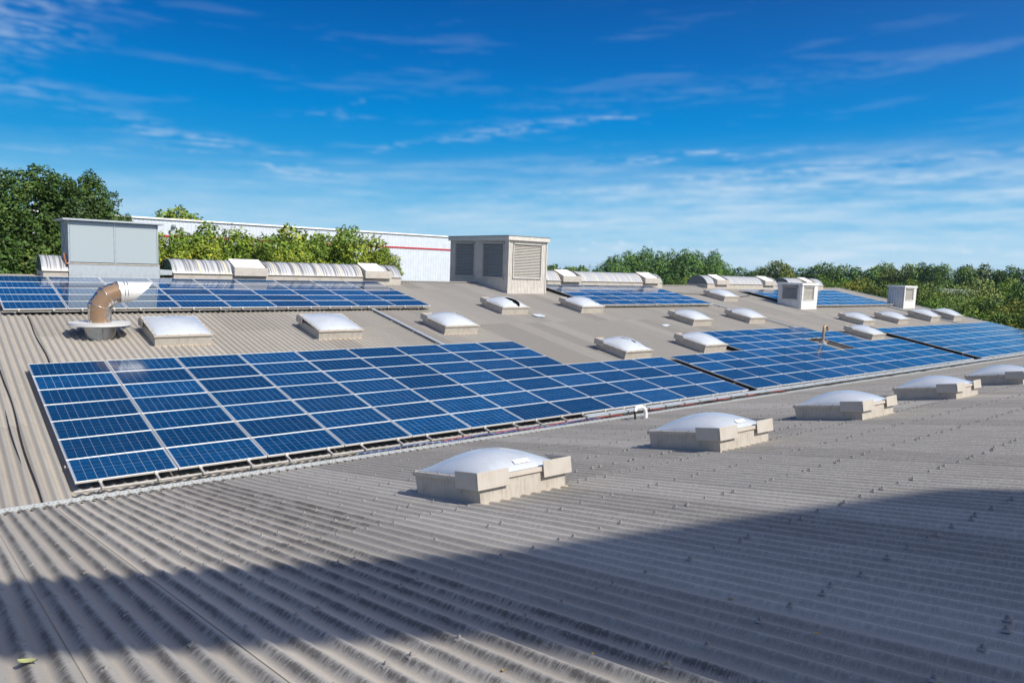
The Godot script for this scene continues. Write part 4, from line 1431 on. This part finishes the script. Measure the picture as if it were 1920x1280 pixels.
func build_trees() -> void:
	var leafm := mat(Color.WHITE, 0.7)
	leafm.vertex_color_use_as_albedo = true
	leafm.backlight_enabled = true
	leafm.backlight = Color(0.24, 0.28, 0.04)
	var tints := []
	for c in [Color(1, 1, 1), Color(0.85, 0.93, 0.8), Color(1, 0.9, 0.8), Color(0.78, 0.84, 0.72)]:
		var lm := leafm.duplicate()
		lm.albedo_color = c
		tints.append(lm)
	var dk := [Color(0.030, 0.070, 0.009), Color(0.040, 0.090, 0.011), Color(0.054, 0.108, 0.013)]
	var yg := [Color(0.151, 0.231, 0.018), Color(0.118, 0.198, 0.018), Color(0.185, 0.251, 0.021)]
	var wd := [Color(0.077, 0.170, 0.027), Color(0.093, 0.194, 0.029), Color(0.064, 0.148, 0.024)]
	var ln := [Color(0.099, 0.179, 0.026), Color(0.075, 0.149, 0.022), Color(0.124, 0.206, 0.027)]
	var bs := [Color(0.175, 0.246, 0.029), Color(0.222, 0.277, 0.032), Color(0.127, 0.206, 0.026)]
	var bg := [Color(0.095, 0.172, 0.022), Color(0.078, 0.152, 0.021)]
	var wl := [Color(0.202, 0.264, 0.068), Color(0.168, 0.231, 0.056), Color(0.224, 0.284, 0.076)]
	var P := {
		"big": [crown_mesh(1, 64, 46000, 0.026, 2.6, dk, 0.8, 1.0, 0.66), crown_mesh(2, 60, 46000, 0.026, 2.6, dk, 0.8, 1.0, 0.66)],
		"mid": [crown_mesh(3, 18, 19000, 0.034, 2.0, yg), crown_mesh(4, 17, 19000, 0.034, 2.0, yg)],
		"dome": [crown_mesh(5, 14, 6500, 0.055, 1.7, yg)],
		"wood": [crown_mesh(6, 24, 15000, 0.036, 2.5, wd), crown_mesh(7, 26, 15000, 0.036, 2.5, wd)],
		"line": [crown_mesh(8, 18, 10000, 0.04, 2.2, ln), crown_mesh(9, 17, 10000, 0.04, 2.4, ln), crown_mesh(10, 15, 9000, 0.042, 2.1, ln)],
		"bush": [crown_mesh(11, 22, 18000, 0.03, 2.3, bs), crown_mesh(12, 24, 18000, 0.03, 2.3, bs), crown_mesh(13, 22, 18000, 0.03, 2.3, bg), crown_mesh(16, 22, 18000, 0.03, 2.3, yg)],
		"willow": [crown_mesh(14, 24, 18000, 0.028, 2.3, wl, 0.62, 1.4)],
		"sap": [crown_mesh(15, 4, 500, 0.12, 1.6, yg)]}
	var aspect := {"big": 2.6, "mid": 2.0, "dome": 1.7, "wood": 2.5, "line": 2.25, "bush": 2.3, "willow": 2.3, "sap": 1.6}
	var wider := {"big": 1.55, "mid": 1.55, "dome": 1.25, "wood": 1.2, "line": 1.45, "bush": 1.25, "willow": 1.2, "sap": 1.2}
	var tm := [trunk_mesh(21), trunk_mesh(22)]
	# kind, x, z, top, crown width
	var T := [
		["big", 0.2, -27.9, 7.0, 4.6], ["big", 2.4, -29.7, 8.1, 4.4], ["big", 4.6, -28.9, 7.9, 3.0], ["big", 7.0, -32.1, 6.1, 1.5],
		["mid", 8.7, -28.7, 5.3, 2.8], ["mid", 9.6, -27.4, 5.0, 2.7], ["mid", 11.1, -29.0, 5.7, 3.4], ["mid", 13.1, -29.4, 5.3, 3.2], ["mid", 13.6, -27.1, 5.1, 3.0], ["mid", 15.7, -27.4, 5.1, 3.2], ["mid", 18.0, -29.6, 5.5, 3.2], ["mid", 19.3, -27.8, 6.0, 3.5], ["mid", 20.3, -26.3, 4.8, 1.9], ["sap", 20.7, -24.9, 3.7, 0.6],
		["dome", 20.8, -41.5, 6.3, 5.2], ["dome", 27.6, -100.2, 10.8, 7.5],
		["wood", 154.5, -133.5, 8.4, 10.3], ["wood", 162.3, -132.3, 9.9, 12.0], ["wood", 167.4, -129.6, 10.9, 12.1], ["wood", 174.2, -127.6, 10.3, 11.6], ["wood", 175.9, -122.2, 11.1, 12.0], ["wood", 182.2, -120.5, 10.8, 10.9], ["wood", 190.8, -122.2, 8.2, 8.6],
		["line", 205.4, -125.7, 7.2, 11.8], ["line", 212.4, -122.4, 7.5, 11.8], ["line", 212.1, -115.1, 8.0, 11.6], ["line", 220.4, -112.9, 7.7, 11.8], ["line", 220.0, -105.4, 7.7, 11.6], ["line", 226.4, -101.8, 8.4, 11.8], ["line", 223.6, -93.9, 7.8, 11.0], ["line", 229.5, -90.7, 8.2, 10.8], ["line", 227.9, -84.5, 8.5, 10.3], ["line", 235.0, -83.1, 8.2, 9.5], ["line", 226.7, -76.8, 9.5, 7.4], ["line", 222.6, -70.9, 8.3, 6.4],
		["line", 191.4, -54.2, 8.1, 6.4], ["line", 195.1, -52.7, 8.7, 7.6], ["line", 194.2, -49.0, 8.1, 7.6], ["line", 193.3, -45.1, 8.2, 7.6], ["line", 194.3, -41.9, 8.4, 7.6],
		["bush", 104.4, -73.9, 2.9, 5.6], ["bush", 107.3, -73.5, 3.5, 6.0], ["bush", 116.9, -77.5, 3.5, 6.6], ["bush", 119.1, -74.6, 3.5, 6.2], ["bush", 123.0, -69.0, 3.3, 7.0], ["bush", 126.8, -63.1, 3.7, 7.0], ["bush", 119.8, -55.2, 3.7, 6.4], ["bush", 117.0, -49.8, 3.9, 6.6], ["bush", 112.3, -43.7, 3.9, 6.4], ["bush", 108.0, -38.9, 4.0, 6.6], ["bush", 105.5, -34.8, 3.6, 6.0], ["bush", 101.1, -29.9, 3.6, 5.6], ["bush", 98.1, -26.7, 4.0, 5.6], ["bush", 94.0, -26.2, 2.7, 5.4],
		["willow", 89.4, -21.6, 3.5, 5.8], ["willow", 92.0, -20.3, 3.5, 6.0], ["willow", 89.0, -16.8, 4.2, 6.2], ["bush", 98.1, -17.9, 4.3, 6.2], ["bush", 93.9, -14.7, 4.5, 6.0], ["bush", 89.5, -11.7, 4.2, 6.2], ["bush", 84.3, -18.2, 2.6, 4.8],
		["bush", 76.6, -16.0, 1.9, 5.0], ["willow", 79.1, -14.7, 2.3, 5.4], ["bush", 75.9, -11.9, 2.7, 5.2], ["bush", 74.5, -9.7, 2.7, 5.2], ["bush", 73.0, -7.6, 2.9, 5.2], ["bush", 70.0, -10.6, 1.6, 4.6], ["bush", 68.7, -8.3, 1.6, 4.8], ["bush", 67.2, -6.3, 1.9, 4.8], ["bush", 67.5, -5.1, 2.0, 4.8], ["bush", 66.0, -5.3, 1.2, 4.0], ["bush", 69.0, -13.5, 0.9, 5.0], ["bush", 72.0, -17.5, 1.0, 5.4], ["bush", 82.0, -24.0, 1.6, 6.0], ["bush", 96.0, -36.0, 2.0, 7.0], ["bush", 70.0, -1.0, 2.4, 5.4], ["bush", 72.0, 3.0, 2.6, 5.6], ["willow", 78.0, -3.0, 3.2, 6.0], ["bush", 90.0, -5.0, 4.2, 6.6], ["bush", 92.0, 2.0, 4.0, 6.6], ["line", 192.0, -36.0, 8.2, 7.8], ["line", 193.0, -29.0, 8.4, 7.8], ["line", 192.0, -22.0, 8.0, 7.8], ["line", 194.0, -14.0, 8.3, 7.8]]
	var cnt := {}
	var info := {
		"big": ["tall_tree", "tall dark green tree, %s from left, towering behind the duct box", "tree", "tall dark trees at the left"],
		"mid": ["yellow_green_tree", "yellow-green tree, %s from left in the row before the warehouse", "tree", "trees before the warehouse"],
		"sap": ["sapling", "tiny sapling tip showing beside the long vault's right end", "tree", ""],
		"dome": ["round_tree", "%s round-topped tree near the pale warehouse", "tree", "round trees near the warehouse"],
		"wood": ["poplar_tree", "broad dark poplar, %s from left in the high distant wood", "tree", "poplars of the distant wood"],
		"line": ["field_tree", "%s tree from left in the long distant tree line at right", "tree", "trees of the distant line"],
		"bush": ["wild_shrub", "%s green shrub from the left among bushes beyond the roof edge", "shrub", "shrubs beyond the roof"],
		"willow": ["willow_shrub", "pale silvery willow, %s from left beyond the roof edge", "shrub", "willows beyond the roof"]}
	var cards := ["first", "second", "third", "fourth", "fifth", "sixth", "seventh", "eighth", "ninth", "tenth", "eleventh", "twelfth", "thirteenth", "fourteenth", "fifteenth", "sixteenth", "seventeenth", "eighteenth", "nineteenth", "twentieth", "twenty-first", "twenty-second", "twenty-third", "twenty-fourth", "twenty-fifth", "twenty-sixth", "twenty-seventh", "twenty-eighth", "twenty-ninth", "thirtieth", "thirty-first", "thirty-second", "thirty-third", "thirty-fourth", "thirty-fifth", "thirty-sixth", "thirty-seventh", "thirty-eighth", "thirty-ninth", "fortieth", "forty-first", "forty-second", "forty-third", "forty-fourth"]
	# number them by bearing, as one sees them from left to right
	T.sort_custom(func(a, b): return atan2(a[1] + 1.9, 14.06 - a[2]) < atan2(b[1] + 1.9, 14.06 - b[2]))
	for e in T:
		var kind: String = e[0]
		var k: int = cnt.get(kind, 0)
		cnt[kind] = k + 1
		var inf: Array = info[kind]
		var label: String = inf[1] % cards[k] if "%s" in inf[1] else inf[1]
		var h: float = e[3] - GROUND
		var t := thing(inf[0], label, inf[2], Transform3D(Basis(), Vector3(e[1], GROUND, e[2])), inf[3])
		var turn := Basis(Vector3.UP, rng.randf() * TAU)
		var cr: Array = P[kind]
		var R: float = e[4] / 2 * wider[kind]
		var ch: float = minf(aspect[kind] * R, h * 0.97)
		var sy: float = ch / aspect[kind]
		put("trunk", tm[k % 2], M.bark, t, Transform3D(turn.scaled(Vector3(h * 0.5, h - ch * 0.55, h * 0.5)), Vector3.ZERO))
		put("crown", cr[rng.randi() % cr.size()], tints[rng.randi() % 4] if kind in ["bush", "line", "willow"] else leafm, t, Transform3D(Basis.from_scale(Vector3(R, sy, R)) * turn, Vector3(0, h - ch, 0)))
	# far woodland on the horizon
	var far := MultiMesh.new()
	far.transform_format = MultiMesh.TRANSFORM_3D
	far.mesh = crown_mesh(31, 8, 700, 0.12, 1.0, ln)
	far.instance_count = 260
	for k in 260:
		var a := deg_to_rad(rng.randf_range(20.0, 78.0))
		var dist := rng.randf_range(520.0, 760.0)
		var hh := rng.randf_range(8.5, 13.5)
		far.set_instance_transform(k, Transform3D(Basis(Vector3.UP, rng.randf() * TAU).scaled(Vector3(8, hh, 8)), Vector3(sin(a) * dist, GROUND, -cos(a) * dist)))
	var o := MultiMeshInstance3D.new()
	o.name = "distant_woodland"
	o.multimesh = far
	o.material_override = leafm
	add_child(o)
	tag(o, "low strip of far woodland on the horizon", "woodland", "", "stuff")
	# power pylon far away
	var py := thing("power_pylon", "tiny lattice power pylon on the horizon left of the wood", "pylon", Transform3D(Basis(), Vector3(492, GROUND, -481)))
	var m := MB.new()
	for c in [[-1, -1], [1, -1], [1, 1], [-1, 1]]:
		m.tube([Vector3(c[0] * 2.2, 0, c[1] * 2.2), Vector3(c[0] * 0.25, 15.6, c[1] * 0.25)], 0.14, 4)
	for k in 8:
		var y := 1.9 * k
		var w0 := lerpf(2.2, 0.25, y / 15.6)
		var w1 := lerpf(2.2, 0.25, (y + 1.9) / 15.6)
		for sgn in [-1, 1]:
			m.tube([Vector3(-w0, y, sgn * w0), Vector3(w1, y + 1.9, sgn * w1)], 0.08, 4)
			m.tube([Vector3(sgn * w0, y, -w0), Vector3(sgn * w1, y + 1.9, w1)], 0.08, 4)
	put("tower", m, M.galv_dark, py)
	for y in [10.5, 13.0]:
		m = MB.new()
		m.tube([Vector3(-3.2, y, 0), Vector3(3.2, y, 0)], 0.14, 4)
		put("cross_arm", m, M.galv_dark, py, Transform3D(Basis(Vector3.UP, -0.7), Vector3.ZERO))
	# small white shed among the bushes
	var sh := thing("shed", "small white shed roof glimpsed between the willows", "shed", Transform3D(Basis(Vector3.UP, 0.5), Vector3(120.4, GROUND, -29.9)))
	part_box("wall", Vector3(0, 4.5, 0), Vector3(5, 9.0, 4), M.concrete, sh, 0.02)
	part_box("roof", Vector3(0, 9.4, 0), Vector3(5.6, 0.7, 4.6), M.white, sh, 0.02)

# ------------------------------------------------------------------ small things
func wire(called: String, label: String, cat: String, pts: Array, r: float, mt: Material, group := "") -> void:
	var m := MB.new()
	m.tube(pts, r, 6)
	var o := put(called, m, mt)
	tag(o, label, cat, group)

func build_small() -> void:
	# flat metal cable ducts climbing the far slope
	for e in [[12.25, 7.0, 12.9, "grey metal cable duct climbing the roof left of the centre"], [35.4, 7.0, 12.9, "grey metal cable duct climbing the roof at the middle"], [55.8, 6.2, 12.2, "farthest metal cable duct climbing the roof near the narrow box"]]:
		var t := thing("cable_duct", e[3], "cable duct", Transform3D(), "cable ducts up the far slope")
		var m := MB.new()
		m.cbox(Vector3.ZERO, Vector3(0.13, 0.05, e[2] - e[1]), 0.006)
		put("cover", m, M.galv, t, far_xf(e[0], (e[1] + e[2]) / 2, CREST + 0.06))
		var s: float = e[1] + 0.6
		while s < e[2]:
			m = MB.new()
			m.cbox(Vector3.ZERO, Vector3(0.22, 0.035, 0.05), 0.004)
			put("bracket", m, M.galv_dark, t, far_xf(e[0], s, CREST + 0.018))
			s += 1.6
	# cover strip along the lower panel edge
	var cv := thing("cable_cover", "pale metal cover strip along the lower edge of the right arrays", "cover strip")
	var m2 := MB.new()
	m2.cbox(Vector3.ZERO, Vector3(2.47, 0.004, 0.17), 0.0015)
	m2.cbox(Vector3(0, -0.02, 0.085), Vector3(2.47, 0.04, 0.004), 0.0015)
	var cvm := m2.mesh()
	for k in 20:
		var xf := far_xf(12.15 + 1.24 + 2.48 * k, -0.115, -0.055 + rng.randf_range(-0.004, 0.004))
		put("cover_length", cvm, M.galv, cv, xf)
	# rusty pair of flat steel straps on the left of the big array
	for e in [[-0.63, "left one of two dark cables beside the front-left array"], [-0.50, "right one of two dark cables beside the front-left array"]]:
		var pts := []
		for k in 15:
			var s := -0.2 + 7.4 * k / 14.0
			pts.append(far_xf(e[0] + 0.02 * sin(s * 1.3 + e[0] * 9.0), s, CREST - 0.005).origin)
		wire("cable", e[1], "cable", pts, 0.014, M.black, "roof cables")
	var pc := []
	for k in 12:
		var s := 7.0 + 5.4 * k / 11.0
		pc.append(far_xf(0.54 + 0.02 * sin(s * 1.7), s, CREST - 0.012).origin)
	wire("cable", "dark cable in a trough left of the exhaust pipe", "cable", pc, 0.014, M.black, "roof cables")
	pc = []
	for q in [[35.6, 16.1], [36.2, 15.98], [37.2, 15.75], [38.2, 15.6], [39.6, 15.1], [40.6, 14.95], [41.6, 15.0], [42.8, 15.3], [43.8, 15.9], [44.2, 16.3]]:
		pc.append(far_xf(q[0], q[1], CREST + 0.02).origin)
	wire("cable", "dark cable looping past the highest skylight to the upper-right array", "cable", pc, 0.022, M.black, "roof cables")
	# coloured strings along the cross rail
	var ci := 0
	for e in [[0.5, 20.0, -0.20, M.black, "black"], [5.2, 12.6, -0.235, M.blue, "blue"], [7.4, 22.0, -0.22, M.red, "red"], [13.5, 40.0, -0.25, M.black, "thick black"]]:
		var pts := []
		var n := int((e[1] - e[0]) * 4.0)
		for k in n + 1:
			var u: float = lerpf(e[0], e[1], float(k) / n)
			pts.append(far_xf(u, e[2] + 0.018 * sin(u * 2.1 + ci), -0.125 + 0.02 * sin(u * 3.7 + ci * 2.0)).origin)
		wire("cable", "%s cable string along the lower rail of the front arrays" % e[4], "cable", pts, 0.02 if e[4] == "thick black" else 0.008, e[3], "cable strings under the panels")
		ci += 1
	# white bent pipe at the tray
	var t := thing("bent_pipe", "white plastic bent pipe rising beside the cable tray", "pipe")
	var pb := near_xf(13.77, 0.58, 0.0).origin
	var m := MB.new()
	var pts2 := [pb + Vector3(0.02, -0.1, 0), pb + Vector3(0, 0.08, 0)]
	for k in 9:
		var a := PI * 0.5 * k / 8.0
		pts2.append(pb + Vector3(-0.24 + 0.24 * cos(a), 0.10 + 0.25 * sin(a), 0))
	for k in 5:
		var a := PI * 0.5 * (k + 1) / 5.0
		pts2.append(pb + Vector3(-0.36 - 0.10 * sin(a), 0.25 + 0.10 * cos(a), 0))
	m.tube(pts2, 0.05, 14)
	put("pipe", m, M.white_pipe, t)
	m = MB.new()
	var q0: Vector3 = pts2[-1]
	m.tube([q0 + Vector3(0, 0.02, 0), q0 + Vector3(-0.02, -0.1, 0.02), q0 + Vector3(-0.02, -0.27, 0.05)], [0.036, 0.03, 0.03], 8)
	put("cable_tail", m, M.black, t)
	m = MB.new()
	shard(m, 0.34, 0.16, 2)
	put("sealant", m, M.galv, t, Transform3D(near_xf(13.8, 0.5, 0.0).basis, near_xf(13.8, 0.5, -0.035).origin))
	# leaves and litter on the near slope
	var spots := [[-1.45, 8.45, 0.085, 0], [0.62, 10.9, 0.02, 1], [1.05, 11.2, 0.018, 1], [1.2, 11.6, 0.018, 1], [2.4, 11.2, 0.022, 1], [2.1, 12.0, 0.022, 1], [0.85, 11.9, 0.025, 1], [3.4, 9.6, 0.03, 1], [2.9, 12.3, 0.02, 1], [0.4, 11.4, 0.018, 1], [1.6, 10.9, 0.016, 1]]
	var yl := mat(lin(0.45, 0.27, 0.02), 0.8)
	var gl := mat(lin(0.34, 0.36, 0.16), 0.8)
	var li := 0
	for e in spots:
		m = MB.new()
		var r: float = e[2]
		for k in 6:
			var x0 := -1.0 + k / 3.0
			var x1 := x0 + 1.0 / 3.0
			for sgn in [-1.0, 1.0]:
				var a := Vector3(x0 * r, 0.25 * r * x0 * x0, 0)
				var b := Vector3(x1 * r, 0.25 * r * x1 * x1, 0)
				var wa := 0.45 * r * (1.0 - x0 * x0)
				var wb := 0.45 * r * (1.0 - x1 * x1)
				m.quad(a, b, b + Vector3(0, wb * 0.4, sgn * wb), a + Vector3(0, wa * 0.4, sgn * wa))
		var u: float = e[0]
		var ph := (u - (-7.43 + 0.06)) / WAVE * TAU
		var hy := -AMP - AMP * cos(ph) + 0.012
		var xf := near_xf(u, e[1], hy)
		xf.basis = xf.basis * Basis(Vector3.UP, rng.randf() * TAU)
		var o := put("fallen_leaf", m, gl if e[3] == 0 else yl, null, xf)
		if e[3] == 0:
			tag(o, "curled pale green leaf lying in a trough at lower left", "leaf", "")
		else:
			tag(o, "tiny yellow leaf scrap on the shaded near slope", "leaf", "yellow leaf scraps")
		li += 1
